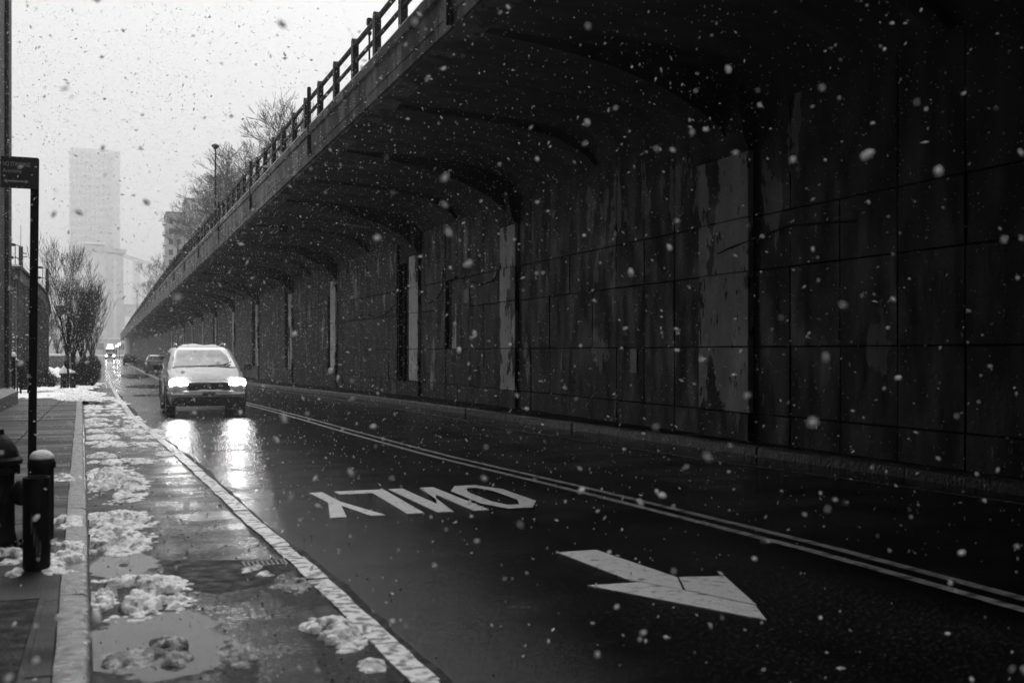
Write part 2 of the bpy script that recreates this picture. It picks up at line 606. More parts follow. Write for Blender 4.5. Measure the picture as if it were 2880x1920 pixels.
# arrow, three sheets of thermoplastic
flat([(3.135, 7.585), (3.195, 6.50), (3.245, 6.425), (3.385, 6.13), (3.535, 6.475), (3.45, 7.58)], 'arrow_sheet', MT['paint'], 'shaft of the lane arrow', .0045)
flat([(2.875, 6.45), (3.235, 6.42), (3.385, 6.115), (3.575, 5.60), (3.44, 5.275)], 'arrow_sheet', MT['paint'], 'near half of the arrow head')
flat([(3.55, 6.478), (3.85, 6.40), (3.588, 5.605), (3.40, 6.12)], 'arrow_sheet', MT['paint'], 'far half of the arrow head')

# asphalt patches and standing water
def blob_poly(cx_, cy_, ax, ay, n=28, seed=0, amp=.28):
    r = random.Random(seed)
    ph = [r.uniform(0, 6.28) for _ in range(6)]
    out = []
    for i in range(n):
        t = 2 * math.pi * i / n
        k = 1 + amp * sum(math.sin((m + 2) * t + ph[m]) / (m + 1.5) for m in range(5))
        out.append((cx_ + ax * k * math.cos(t), cy_ + ay * k * math.sin(t)))
    return out


def sheet(poly, z, name, material, parent):
    mb = MB()
    mb.add([(a, b, z) for a, b in poly], [tuple(range(len(poly)))])
    return mb.build(name, material, parent)


sheet([(.34, 8.30), (1.30, 7.98), (1.32, 7.72), (1.1, 7.55), (.95, 7.2), (.62, 7.05), (.42, 7.3), (.3, 7.6), (.36, 7.9)], .0030, 'asphalt_patch', MT['patch'], road)
puddles = [(.10, 8.2, .30, .70, 3, .2), (.24, 5.95, .46, 1.0, 5, .25), (2.1, 62, 1.5, 6, 9, .3), (1.5, 44, .9, 2.2, 10, .3),
           (.55, 21.5, .35, 2.2, 11, .3), (1.9, 92, 1.4, 12, 12, .3)]
for a, b, c, d, s_, am in puddles:
    mb = MB()
    nr, na = 5, 24
    vs = [(0, 0, 0)]
    for q in range(1, nr + 1):
        for k in range(na):
            t_ = 2 * math.pi * k / na
            u, v = 1.3 * q / nr * math.cos(t_), 1.3 * q / nr * math.sin(t_)
            px = max(a + u * c, kx(b + v * d) + .013)
            vs.append(((px - a) / c, v, zg(b + v * d) + .0045 - zg(b)))
    fs = [(0, 1 + k, 1 + (k + 1) % na) for k in range(na)]
    fs += [(1 + (q - 1) * na + k, 1 + q * na + k, 1 + q * na + (k + 1) % na, 1 + (q - 1) * na + (k + 1) % na) for q in range(1, nr) for k in range(na)]
    o = mb.add(vs, fs).build('puddle', MT['water'], None, loc=(a, b, zg(b)), scale=(c, d, 1))
    tag(o, kind='structure')

# ------------------------------------------------------------------ kerb and pavement
sidewalk = empty('sidewalk')
tag(sidewalk, kind='structure')
SB = .13
strip(lambda y: -2.7, lambda y: kx(y) - .14, -200, 60, SB - .03, 'slab_bed', MT['slab'], sidewalk)
strip(lambda y: -14, lambda y: kx(y) - .14, 60.02, 480, SB - .03, 'slab_bed', MT['slab'], sidewalk)
y = 2.0
while y < 60:
    L_ = 1.52
    for c in range(2):
        xa0 = -2.62 if c == 0 else -1.30
        mb = MB()
        jz = rng.uniform(-.004, .004)
        def xr(yy): return -1.312 if c == 0 else kx(yy) - .152
        ys = [y, y + L_ - .012]
        r0 = [(xa0, ys[0], 0), (xr(ys[0]), ys[0], 0), (xr(ys[1]), ys[1], 0), (xa0, ys[1], 0)]
        def zz(p, e): return zg(p[1]) + e + jz
        g = .006
        top = [(xa0 + g, ys[0] + g, 0), (xr(ys[0]) - g, ys[0] + g, 0), (xr(ys[1]) - g, ys[1] - g, 0), (xa0 + g, ys[1] - g, 0)]
        mb.loft([[(p[0], p[1], zz(p, SB - .06)) for p in r0], [(p[0], p[1], zz(p, SB - .006)) for p in r0], [(p[0], p[1], zz(p, SB)) for p in top]])
        mb.build('paving_slab', MT['slab'], sidewalk)
    y += L_

kerb = empty('kerb')
tag(kerb, kind='structure')
y = 1.2
while y < 90:
    L_ = 1.83 if y < 62 else 6.0
    mb = MB()
    rings = []
    n = 7
    for q in range(n):
        t = q / (n - 1)
        yy = y + (L_ - .008) * t
        X = kx(yy) + rng.uniform(-.004, .004)
        z = zg(yy)
        e = rng.uniform(-.004, .004)
        rings.append([(X - .15, yy, z - .1), (X + .012, yy, z - .1), (X + .008, yy, z + SB - .035 + e), (X - .004, yy, z + SB - .012), (X - .03, yy, z + SB + .002 + e), (X - .15, yy, z + SB + .003)])
    mb.loft(rings)
    mb.build('kerb_stone', MT['kerb'], kerb, smooth=True, angle=50)
    y += L_

far_walk = empty('far_sidewalk')
tag(far_walk, kind='structure')
strip(lambda y: krx(y) + .14, lambda y: WALL_X + .3, -200, 300, SB + .01, 'pavement_sheet', MT['slab'], far_walk)
far_kerb = empty('far_kerb')
tag(far_kerb, kind='structure')
y = 2.0
while y < 110:
    L_ = 2.9 if y < 60 else 9
    mb = MB()
    rings = []
    j = rng.uniform(-.012, .012)
    for q in range(5):
        yy = y + (L_ - .014) * q / 4
        X = krx(yy) + j
        z = zg(yy)
        e = rng.uniform(-.006, .006)
        rings.append([(X, yy, z - .1), (X + .16, yy, z - .1), (X + .16, yy, z + SB + .02), (X + .035, yy, z + SB + .02 + e), (X + .005, yy, z + SB - .012)])
    mb.loft(rings)
    mb.build('kerb_stone', MT['kerb'], far_kerb)
    y += L_

# ------------------------------------------------------------------ retaining wall under the highway
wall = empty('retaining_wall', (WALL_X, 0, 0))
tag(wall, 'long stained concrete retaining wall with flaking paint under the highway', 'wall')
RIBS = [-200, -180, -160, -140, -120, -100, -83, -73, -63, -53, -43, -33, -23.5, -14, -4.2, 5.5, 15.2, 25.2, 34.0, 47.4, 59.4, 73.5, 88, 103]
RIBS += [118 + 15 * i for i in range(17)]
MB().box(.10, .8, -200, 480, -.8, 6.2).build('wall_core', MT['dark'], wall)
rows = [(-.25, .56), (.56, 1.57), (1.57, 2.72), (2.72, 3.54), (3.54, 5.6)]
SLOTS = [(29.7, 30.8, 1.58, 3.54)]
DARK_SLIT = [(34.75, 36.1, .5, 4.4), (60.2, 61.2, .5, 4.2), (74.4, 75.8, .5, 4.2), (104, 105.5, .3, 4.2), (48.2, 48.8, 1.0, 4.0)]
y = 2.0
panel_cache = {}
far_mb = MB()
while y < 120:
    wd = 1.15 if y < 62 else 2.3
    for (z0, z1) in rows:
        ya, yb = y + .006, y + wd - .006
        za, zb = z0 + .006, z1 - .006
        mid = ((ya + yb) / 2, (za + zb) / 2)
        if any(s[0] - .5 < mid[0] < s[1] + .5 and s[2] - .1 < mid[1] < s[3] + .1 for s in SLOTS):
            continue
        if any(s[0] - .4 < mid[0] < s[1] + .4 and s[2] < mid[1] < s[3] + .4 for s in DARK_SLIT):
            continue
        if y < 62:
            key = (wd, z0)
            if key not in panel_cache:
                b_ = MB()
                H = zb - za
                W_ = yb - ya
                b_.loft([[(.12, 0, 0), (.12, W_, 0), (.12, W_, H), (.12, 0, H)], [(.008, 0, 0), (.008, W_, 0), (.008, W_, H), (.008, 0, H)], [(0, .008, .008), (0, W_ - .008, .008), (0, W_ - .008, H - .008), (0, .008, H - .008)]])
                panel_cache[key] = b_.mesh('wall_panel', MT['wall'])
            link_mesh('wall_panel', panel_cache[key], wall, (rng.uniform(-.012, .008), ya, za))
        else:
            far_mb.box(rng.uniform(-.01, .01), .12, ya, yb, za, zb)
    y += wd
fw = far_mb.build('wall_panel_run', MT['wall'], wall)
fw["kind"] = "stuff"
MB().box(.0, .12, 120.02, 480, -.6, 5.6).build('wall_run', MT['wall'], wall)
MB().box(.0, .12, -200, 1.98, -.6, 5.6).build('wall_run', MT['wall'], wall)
# slot window with tiled back
for (a, b, c, d) in SLOTS:
    mb = MB()
    # fill of the panels round the slot
    mb.box(.0, .12, 28.46, a, 1.58, 3.53).box(.0, .12, b, 31.9, 1.58, 3.53)
    mb.build('slot_surround', MT['wall'], wall)
    MB().box(.07, .095, a, a + .62, c, d).build('slot_board', MT['pilaster'], wall)
    MB().box(-.06, .04, a - .06, b + .06, d, d + .07).build('slot_lintel', MT['rib'], wall)
# dark slits and flaking pilasters
for i, yr in enumerate(RIBS):
    if yr > 180: break
    wd = 1.1 if abs(yr - 15.2) > 1 else 1.5
    d = .10
    zt = 4.55
    zz = [-.3, .56, 1.57, 2.72, 3.54, zt]
    for q in range(5):
        MB().cbox(-d, .0, yr - wd / 2, yr + wd / 2, zz[q] + .006, zz[q + 1] - .006, .012).build('pilaster_block', MT['pilaster'] if q else MT['wall'], wall)
    MB().prism([(-.22, 4.75), (-.30, 5.15), (-.30, 5.55), (.0, 5.55), (.0, 4.55), (-.12, 4.55)], yr - wd / 2 - .06, yr + wd / 2 + .06, 'y').build('pilaster_capital', MT['rib'], wall)
for (a, b, c, d) in DARK_SLIT:
    mb = MB()
    mb.box(-.05, .09, b - .06, b, c, d).box(-.05, .09, a, a + .05, c, d)
    mb.build('drain_frame', MT['iron'], wall)
    MB().lathe([(.07, c), (.07, d)], 10, (.0, (a + b) / 2, 0)).build('drain_pipe', MT['iron'], wall)
# slack cables, plates
for pts in ([(45.3, 2.72), (43.5, 2.78), (41.4, 2.96), (40.2, 2.80), (38.9, 2.73), (37.8, 2.86), (36.8, 3.06), (35.6, 3.31), (35.1, 3.7), (34.9, 4.1), (34.9, 5.0)],
            [(33.2, 3.03), (32.5, 2.97), (32.0, 3.0), (31.4, 3.12), (30.9, 3.38), (30.9, 3.9)],
            [(29.0, 3.5), (27.5, 3.25), (26.4, 3.3), (25.6, 3.6)], [(16, 2.95), (15, 3.1), (13.5, 3.3), (12, 3.2)]):
    MB().tube([(-.03 if not (24.6 < a < 25.8 or 33.4 < a < 34.6 or 14.4 < a < 16) else -.12, a, b) for a, b in pts], .014, 6).build('cable', MT['iron'], wall)
for z in (2.72, 3.56):
    MB().tube([(-.02, 36.2, z), (-.02, 42, z + .02), (-.02, 47, z - .01)], .012, 5).build('cable', MT['iron'], wall)
MB().cbox(-.02, 0, 28.45, 28.95, 2.83, 3.2, .004).build('wall_plate', MT['steel'], wall)
MB().cbox(-.03, 0, 18.34, 18.62, 1.1, 1.55, .004).build('wall_plate', MT['shed_trim'], wall)

# ------------------------------------------------------------------ elevated highway
hw = empty('elevated_highway')
tag(hw, 'elevated highway deck cantilevered over the street with concrete ribs and steel railing', 'highway')
DEND = 480


def ztop(y):      # top of the parapet kerb
    return 6.88 + .0095 * (min(max(y, 20), 90) - 20) + .002 * max(0, min(y, 240) - 90)


# deck body with soffit
ys = [-200, -60, -40, -20] + [-14 + 6 * i for i in range(20)] + [120, 160, 200, 260, 320, 400, DEND]
ys = sorted(set(y_ for y_ in ys))
prof = [(5.0, 6.10), (6.2, 6.06), (7.4, 5.98), (8.3, 5.86), (8.75, 5.70), (9.05, 5.45), (9.22, 5.15), (9.32, 5.1)]
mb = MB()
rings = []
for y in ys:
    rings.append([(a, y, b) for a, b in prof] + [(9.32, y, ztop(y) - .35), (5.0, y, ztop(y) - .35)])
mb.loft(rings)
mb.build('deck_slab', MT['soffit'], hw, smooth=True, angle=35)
# edge beam and fascia panels
mb = MB()
rings = []
for y in ys:
    rings.append([(DECK_X + .06, y, 6.155), (DECK_X + .08, y, 6.10), (DECK_X + .45, y, 6.06), (DECK_X + .45, y, ztop(y) - .1), (DECK_X + .06, y, ztop(y) - .1)])
mb.loft(rings)
mb.build('edge_beam', MT['fascia'], hw)
JOINT = 11.72
y = 26.8 - JOINT * 19
jn = 0
while y < 330:
    a, b = y + .02, y + JOINT - .02
    def sect(yy, inset=0):
        t = ztop(yy)
        x = DECK_X
        return [(x + .012, yy, 6.14), (x + .012, yy, 6.33), (x + .0, yy, 6.34), (x + .0, yy, t - .2), (x - .045, yy, t - .17), (x - .05, yy, t), (x + .30, yy, t), (x + .30, yy, t - .08), (x + .07, yy, t - .09), (x + .07, yy, 6.14)]
    MB().loft([sect(a), sect((a + b) / 2), sect(b)]).build('fascia_panel', MT['fascia'], hw)
    # snow line lying on the ledge
    mb = MB()
    rings = []
    n = 24 if y < 90 else 6
    for q in range(n + 1):
        yy = a + (b - a) * q / n
        t = ztop(yy)
        h = max(.004, .035 + .03 * mnoise.noise((yy * 1.7, 0, 3)) + .02 * mnoise.noise((yy * 6, 2, 3)))
        rings.append([(DECK_X - .052, yy, t), (DECK_X - .05, yy, t + h * .6), (DECK_X - .01, yy, t + h), (DECK_X + .08, yy, t + h * .8), (DECK_X + .12, yy, t)])
    mb.loft(rings)
    mb.build('ledge_snow', MT['snow'], hw, smooth=True)
    y += JOINT
    jn += 1
# ribs
rib_me = None
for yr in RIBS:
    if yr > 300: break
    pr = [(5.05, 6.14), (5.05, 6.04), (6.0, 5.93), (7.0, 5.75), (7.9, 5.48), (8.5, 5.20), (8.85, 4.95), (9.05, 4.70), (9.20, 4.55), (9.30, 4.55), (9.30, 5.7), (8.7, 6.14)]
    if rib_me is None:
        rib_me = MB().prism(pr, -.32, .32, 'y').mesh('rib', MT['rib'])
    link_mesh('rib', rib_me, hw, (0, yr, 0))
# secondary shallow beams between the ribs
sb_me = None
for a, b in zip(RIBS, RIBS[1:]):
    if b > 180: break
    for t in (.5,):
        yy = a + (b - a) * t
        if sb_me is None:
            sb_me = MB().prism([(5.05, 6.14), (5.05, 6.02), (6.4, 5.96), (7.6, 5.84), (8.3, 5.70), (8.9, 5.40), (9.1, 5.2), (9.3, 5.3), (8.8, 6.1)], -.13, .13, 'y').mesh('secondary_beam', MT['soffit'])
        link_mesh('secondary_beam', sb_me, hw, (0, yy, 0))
# railing: posts
pm = MB()
pp = [(-.1, -.05), (.1, -.05), (.1, .86)] + [(.1 * math.cos(t), .86 + .1 * math.sin(t)) for t in [math.pi * k / 8 for k in range(1, 8)]] + [(-.1, .86)]
pm.prism([(a, b) for a, b in pp], -.06, .06, 'x')
post_me = pm.mesh('rail_post', MT['rail'])
POSTS = []
y = 18.26 - 1.953 * 14
while y < 330:
    POSTS.append(y)
    y += 1.953
far_posts = MB()
for y in POSTS:
    t = ztop(y)
    sc = 1 + .0035 * max(0, min(y, 70) - 26)
    if y < 190:
        link_mesh('rail_post', post_me, hw, (DECK_X + .11, y, t), scale=(1, 1, sc))
    else:
        far_posts.box(DECK_X + .07, DECK_X + .15, y - .085, y + .085, t, t + .95 * sc)
fp = far_posts.build('rail_post_run', MT['rail'], hw)
fp["kind"] = "stuff"
# expansion joint posts (round, thicker)
y = 26.8 - JOINT * 3
while y < 200:
    t = ztop(y)
    MB().lathe([(.05, -.72), (.05, .90), (.045, .95), (.02, .97)], 12, (DECK_X - .03, y, t)).build('joint_post', MT['rail'], hw, smooth=True, angle=40)
    y += JOINT


def rail_run(h0, r, name):
    for a, b in zip(range(-14, 330, 12), range(-2, 342, 12)):
        b = min(b, 330)
        n = 12
        pts = []
        for q in range(n + 1):
            yy = a + (b - a) * q / n
            sc = 1 + .0035 * max(0, min(yy, 70) - 26)
            pts.append((DECK_X + .11, yy, ztop(yy) + h0 * sc))
        MB().tube(pts, r, 8).build(name, MT['rail'], hw, smooth=True, angle=40)


rail_run(.82, .052, 'top_rail')
rail_run(.47, .042, 'middle_rail')
rail_run(.14, .042, 'lower_rail')
# far continuation of the parapet
MB().loft([[(DECK_X, yy, 6.14), (DECK_X + .3, yy, 6.14), (DECK_X + .3, yy, ztop(yy) + .9), (DECK_X, yy, ztop(yy) + .9)] for yy in (330, 400, DEND)]).build('parapet_run', MT['rail'], hw)
# fixtures hung from the soffit
for (xx, yy) in ((5.75, 39.2), (5.95, 60.9)):
    MB().cbox(xx - .16, xx + .16, yy - .3, yy + .3, 5.66, 5.92, .03).box(xx - .03, xx + .03, yy - .03, yy + .03, 5.9, 6.1).build('soffit_fixture', MT['iron'], hw)
MB().tube([(7.4, 37.6, 5.9), (7.7, 36.6, 5.72), (8.0, 35.5, 5.55)], .03, 6).build('soffit_conduit', MT['steel'], hw)

# lamp posts on the deck
def deck_lamp(x, y, z0, z1, label, r=.055, head=True):
    t = empty('lamp_post', (x, y, z0))
    tag(t, label, 'lamp post')
    H = z1 - z0
    MB().lathe([(r * 1.5, 0), (r * 1.5, .25), (r, .3), (r * .7, H - .1)], 12).build('pole', MT['rail'], t, smooth=True, angle=40)
    MB().lathe([(.05, H - .12), (.12, H - .03), (.20, H + .04), (.19, H + .09), (.09, H + .15), (.03, H + .18)], 14).build('lamp_head', MT['rail'], t, smooth=True, angle=40)
    MB().lathe([(.09, .55), (.19, .66), (.19, .82), (.09, .95)], 10, (.0, 0, 0)).build('pole_box', MT['rail'], t)
    return t


deck_lamp(4.95, 56.0, 7.25, 11.55, 'slim lamp post with flat cap standing above the railing')
deck_lamp(4.95, 215, 7.8, 12.6, 'tiny far lamp post where the highway railing meets the haze', .06)
t = empty('deck_post', (4.95, 21.9, 6.9))
tag(t, 'thin short post with a small box on top behind the railing at the top', 'post')
MB().lathe([(.02, 0), (.02, 1.2)], 8).build('pole', MT['rail'], t)
MB().cbox(-.05, .05, -.06, .06, 1.18, 1.32, .01).box(-.03, .03, -.08, .02, .98, 1.04).build('camera_box', MT['rail'], t)

# ------------------------------------------------------------------ near building on the left (dark corner at the frame edge)
bl = empty('warehouse', (-2.55, 32.7, 0))
tag(bl, 'dark tall warehouse whose corner runs up the left frame edge', 'building')
MB().box(-24, 0, -235, -11.02, -.3, 28).build('wall', MT['brickwall'], bl)  # unseen rear block, raised to keep sky light off the near street
MB().box(-24, 0, -11, 0, -.3, 13.2).build('wall', MT['brickwall'], bl)
MB().loft([[(-24, -235.1, -.3), (.24, -235.1, -.3), (.24, .12, -.3), (-24, .12, -.3)], [(-24, -235.1, .42), (.24, -235.1, .42), (.24, .12, .42), (-24, .12, .42)], [(-24, -235, .56), (.02, -235, .56), (.02, .02, .56), (-24, .02, .56)]]).build('plinth', MT['plinth'], bl)
for q in range(39):
    y0 = -1.0 - 6.0 * q
    MB().cbox(0, .10, y0, y0 + .85, .56, (13 if q < 2 else 27.4), .02).build('pier', MT['brickwall'], bl)
    for z0 in (() if q < 2 else (2.6, 7.2, 11.8, 16.4, 21)):
        f = MB().box(-.02, .03, y0 - 4.2, y0 - .9, z0, z0 + 2.6).build('window', MT['glass'], bl)
        MB().box(.0, .09, y0 - 4.3, y0 - .8, z0 - .14, z0 - .01).build('sill', MT['plinth'], f)
MB().box(-24, .22, -235.1, -11.1, 28, 28.5).build('cornice', MT['plinth'], bl)
MB().box(-24, .12, -11, .1, 13.2, 13.6).build('cornice', MT['plinth'], bl)
MB().lathe([(.05, .6), (.05, 13.1)], 8, (.06, -.35, 0)).build('downpipe', MT['iron'], bl)

# ------------------------------------------------------------------ sheet clad shed further down
sh = empty('shed', (-4.0, 55.5, zg(60) + .1))
tag(sh, 'grey ribbed sheet clad shed with sloping eave beyond the warehouse', 'shed')
zb = 0
L_ = 27.5
def eave(y): return 5.55 if y < 20 else 5.55 - 1.1 * ((y - 20) / 7.5) ** 1.7
MB().loft([[(-9, y, -.3), (-.06, y, -.3), (-.06, y, eave(y)), (-9, y, eave(y))] for y in (0, 8, 16, 20, 22, 24, 26, L_)]).build('core', MT['shed'], sh)
y = 0.0
while y < L_ - .3:
    h = eave(y + .5) - .55
    MB().cbox(-.06, .0, y + .01, y + .82, 0, h, .012).build('cladding_panel', MT['shed'], sh)
    MB().cbox(-.06, .10, y + .83, y + .95, 0, h, .012).build('cladding_rib', MT['shed'], sh)
    y += .96
for q, xx in enumerate([-.5 - .95 * k for k in range(5)]):
    MB().cbox(xx - .41, xx + .41, -.07, 0, 0, 5.0, .012).build('cladding_panel', MT['shed'], sh)
    MB().cbox(xx - .535, xx - .42, -.16, 0, 0, 5.0, .012).build('cladding_rib', MT['shed'], sh)
MB().loft([[(-.02, y, eave(y) - .55), (.16, y, eave(y) - .5), (.20, y, eave(y) - .05), (.0, y, eave(y) - .02)] for y in (-.3, 8, 16, 20, 22, 24, 26, L_ + .2)]).build('eave_fascia', MT['shed_trim'], sh)
MB().box(-9.2, .20, -.32, -.14, 5.0, 5.53).build('gable_fascia', MT['brickwall'], sh)
MB().loft([[(-9.3, y, eave(y)), (.30, y, eave(y) + .0), (.30, y, eave(y) + .10), (-9.3, y, eave(y) + .12)] for y in (-.45, 8, 16, 20, 22, 24, 26, L_ + .3)]).build('roof', MT['brickwall'], sh)
MB().loft([[(-9.2, y, eave(y) + .125), (.22, y, eave(y) + .105), (.15, y, eave(y) + .19), (-9.0, y, eave(y) + .24)] for y in (-.42, 3, 8, 16)]).build('roof_snow', MT['snow'], sh)


def flood_pole(x, y, z1, label):
    t = empty('floodlight_pole', (x, y, zg(y)))
    tag(t, label, 'pole')
    H = z1 - zg(y)
    MB().lathe([(.16, 0), (.15, H)], 12).build('pole', MT['rail'], t)
    MB().lathe([(.02, H), (.015, H + 1.6)], 6).build('antenna', MT['rail'], t)
    for k, dz in enumerate((.1, -.85)):
        a = MB().tube([(0, 0, H + dz - .1), (-.35, 0, H + dz), (-.5, 0, H + dz)], .03, 6).build('bracket', MT['rail'], t)
        MB().cbox(-.95 - .1 * k, -.40 - .1 * k, -.18, .18, H + dz - .1, H + dz + .08, .03).build('floodlight', MT['iron'], t)
        MB().cbox(-.93 - .1 * k, -.42 - .1 * k, -.17, .17, H + dz + .082, H + dz + .13, .02).build('floodlight_snow', MT['snow'], t)
    MB().tube([(-.38, 0, H - 1.6), (-.38, 0, H + .15)], .03, 6).build('side_post', MT['rail'], t)
    MB().box(.1, .42, -.03, .03, H - .8, H - .74).box(.1, .42, -.03, .03, H - .55, H - .49).build('crossarm', MT['rail'], t)
    return t


flood_pole(-6.15, 90, 9.35, 'black pole with two floodlights and antenna above the shed roof')
flood_pole(-5.40, 112, 9.25, 'black floodlight pole between the sign post and the bare trees')

# ------------------------------------------------------------------ bare trees
def grow(mb, tw, p, d, L, r, depth, rnd, up, spread, minr, segs=4):
    pts, rs = [p], [r]
    dd = d.copy()
    for k in range(segs):
        dd = (dd + Vector((rnd.gauss(0, .09), rnd.gauss(0, .09), rnd.gauss(0, .05) + up))).normalized()
        p = p + dd * (L / segs)
        pts.append(p)
        rs.append(max(minr, r * (1 - .42 * (k + 1) / segs)))
    (mb if r > .03 else tw).tube(pts, rs, 6 if r > .05 else (4 if r > .018 else 3), cap=False)
    if depth == 0: return
    nch = rnd.choice((2, 3)) if depth > 1 else rnd.choice((2, 3, 4))
    for c in range(nch):
        ax = Vector((rnd.gauss(0, 1), rnd.gauss(0, 1), rnd.gauss(0, .5))).normalized()
        nd = (dd + ax * spread * rnd.uniform(.6, 1.2)).normalized()
        grow(mb, tw, pts[-1], nd, L * rnd.uniform(.62, .85), rs[-1] * rnd.uniform(.62, .8), depth - 1, rnd, up, spread, minr, segs)
    for k in range(1, segs):
        if rnd.random() < .62:
            ax = Vector((rnd.gauss(0, 1), rnd.gauss(0, 1), rnd.gauss(0, .4))).normalized()
            nd = (dd + ax * spread * 1.5).normalized()
            grow(mb, tw, pts[k], nd, L * rnd.uniform(.4, .65), rs[k] * rnd.uniform(.4, .55), max(0, depth - 2), rnd, up, spread, minr, segs)


def tree_meshes(seed, H, trunk, r0, limbs, depth, up, spread, lean, minr):
    rnd = random.Random(seed)
    mb, tw, tr = MB(), MB(), MB()
    pts = [Vector((0, 0, -.2)), Vector((.0, 0, trunk * .3)), Vector((rnd.uniform(-.05, .05), 0, trunk * .7)), Vector((rnd.uniform(-.1, .1), rnd.uniform(-.08, .08), trunk))]
    tr.tube(pts, [r0 * 1.35, r0 * 1.05, r0 * .95, r0 * .85], 10, cap=False)
    for k in range(limbs):
        a = 2 * math.pi * (k + rnd.uniform(-.3, .3)) / limbs
        d = Vector((math.cos(a) * lean, math.sin(a) * lean, 1)).normalized()
        grow(mb, tw, pts[-1] - Vector((0, 0, rnd.uniform(0, trunk * .25))), d, (H - trunk) * rnd.uniform(.34, .42), r0 * rnd.uniform(.45, .62), depth, rnd, up, spread, minr)
    o = len(mb.v)
    mb.v += tw.v
    mb.f += [tuple(i + o for i in f) for f in tw.f]
    k_ = H / max(v[2] for v in mb.v)
    mb.v = [(v[0] * k_, v[1] * k_, v[2] * k_) for v in mb.v]
    tr.v = [(v[0], v[1], v[2] * k_) for v in tr.v]
    tm = tr.mesh('trunk', MT['bark'], True)
    cm = mb.mesh('crown', MT['twig'], True)
    return tm, cm


st_protos = [tree_meshes(11, 8.0, 1.9, .12, 6, 4, .10, .42, .30, .009),
             tree_meshes(23, 7.8, 2.0, .13, 6, 4, .12, .40, .27, .010),
             tree_meshes(37, 7.4, 1.8, .11, 7, 4, .10, .44, .34, .011)]
street = [(62, -2.06, 0, 1.0, 'bare street tree nearest the hydrant, tallest crown of the row'),
          (70, -1.9, 1, .93, 'second bare street tree behind the tallest one'),
          (79, -1.75, 2, .95, 'third bare street tree in the pavement row'),
          (91, -1.65, 0, .95, 'fourth bare street tree, half hidden in the pavement row'),
          (106, -1.55, 1, 1.0, 'fifth bare street tree towards the far end of the row'),
          (126, -1.45, 2, 1.0, 'last bare street tree of the row, leaning over the kerb towards the truck')]
for i, (y, x, p, s, lab) in enumerate(street):
    t = empty('street_tree', (x, y, zg(y) + .1), rng.uniform(0, 6.28))
    t.scale = (s * 1.0, s * 1.0, s)
    tag(t, lab, 'tree', 'bare trees along the pavement')
    link_mesh('trunk', st_protos[p][0], t)
    link_mesh('crown', st_protos[p][1], t)

# hillside behind the highway with its trees
hx = [9.5, 11, 13, 15, 18, 24, 60, 200]
def hz(x, y):
    b = 6.4 + (min(max((x - 9.5) / 8.5, 0), 1)) * (8 + .035 * min(max(y, 0), 330))
    return b + 1.2 * mnoise.noise((x * .1, y * .03, 0)) * (x > 10)
hy = [-200 + 20 * i for i in range(39)]
mb = MB()
mb.add([(x, y, hz(x, y)) for y in hy for x in hx], [(i * 8 + j, i * 8 + j + 1, i * 8 + j + 9, i * 8 + j + 8) for i in range(len(hy) - 1) for j in range(7)])
# skirt
b0 = len(mb.v)
tag(mb.build('hillside', MT['hill'], smooth=True), kind='structure')

hill_protos = [tree_meshes(101, 13.5, 3.0, .22, 6, 4, .03, .55, .55, .022),
               tree_meshes(113, 12.5, 3.0, .22, 6, 4, .03, .58, .60, .025),
               tree_meshes(127, 12.0, 2.6, .2, 7, 4, .02, .60, .62, .030)]
hts = [(16.5, 108, 26.2, 0, 'large bare tree above the railing, nearest and tallest on the hill'),
       (16.5, 92, 22.6, 1, 'bare tree top just behind the upper railing posts, right of the tallest hill tree'),
       (16.0, 132, 27.0, 1, 'bare hillside tree left of the tallest one'),
       (17.0, 152, 27.5, 2, 'bare hillside tree half way between the lamp post and the tallest one'),
       (16.5, 172, 29.0, 0, 'bare hillside tree just right of the lamp post'),
       (17.5, 196, 30.5, 2, 'bare hillside tree behind the lamp post'),
       (16.5, 222, 31.5, 1, 'misty bare tree left of the lamp post'),
       (17.5, 250, 33.0, 2, 'misty bare tree in front of the apartment block right side'),
       (17.0, 285, 33.5, 0, 'faint bare tree in front of the apartment block'),
       (16.0, 340, 32.5, 1, 'faint bare tree below the left edge of the apartment block'),
       (15.5, 400, 34.0, 2, 'very faint round tree beside the bridge cables'),
       (14.0, 430, 29.0, 0, 'very faint low tree where the hill meets the bridge')]
hts += [(19.5, 120, 27.6, 2, 'bare tree deeper on the hill behind the tallest one'), (20, 146, 30.5, 0, 'bare tree deeper on the hill, second row left of the tallest one'), (20, 168, 32, 1, 'bare tree deeper on the hill, second row above the lamp post'), (20.5, 190, 33.5, 2, 'bare tree deeper on the hill, second row left of the lamp post'), (21, 215, 35.5, 0, 'misty bare tree in the second row right of the apartment block'), (21, 245, 38, 1, 'misty bare tree in the second row hiding the apartment block side')]
for i, (x, y, ztp, p, lab) in enumerate(hts):
    H = (13.5, 12.5, 12.0)[p]
    zb = min(hz(x, y), ztp - 9)
    s = (ztp - zb) / H
    t = empty('hillside_tree', (x, y, zb), rng.uniform(0, 6.28))
    t.scale = (s, s, s)
    tag(t, lab, 'tree', 'bare trees on the hillside')
    link_mesh('trunk', hill_protos[p][0], t)
    link_mesh('crown', hill_protos[p][1], t)
# trees in the yard behind the shed
for i, (x, y, s, p, lab) in enumerate(((-6.2, 98, .8, 1, 'low bare tree in the yard just past the shed end'),
                                       (-5.0, 128, .85, 2, 'pale bare tree in the yard between the shed and the street trees'),
                                       (-7.5, 150, 1.0, 0, 'far bare tree in the yard behind the floodlight pole'))):
    t = empty('yard_tree', (x, y, zg(y)), 1.3 * i)
    t.scale = (s * 1.25, s * 1.25, s)
    tag(t, lab, 'tree', 'bare trees in the yard')
    link_mesh('trunk', st_protos[p][0], t)
    link_mesh('crown', st_protos[p][1], t)


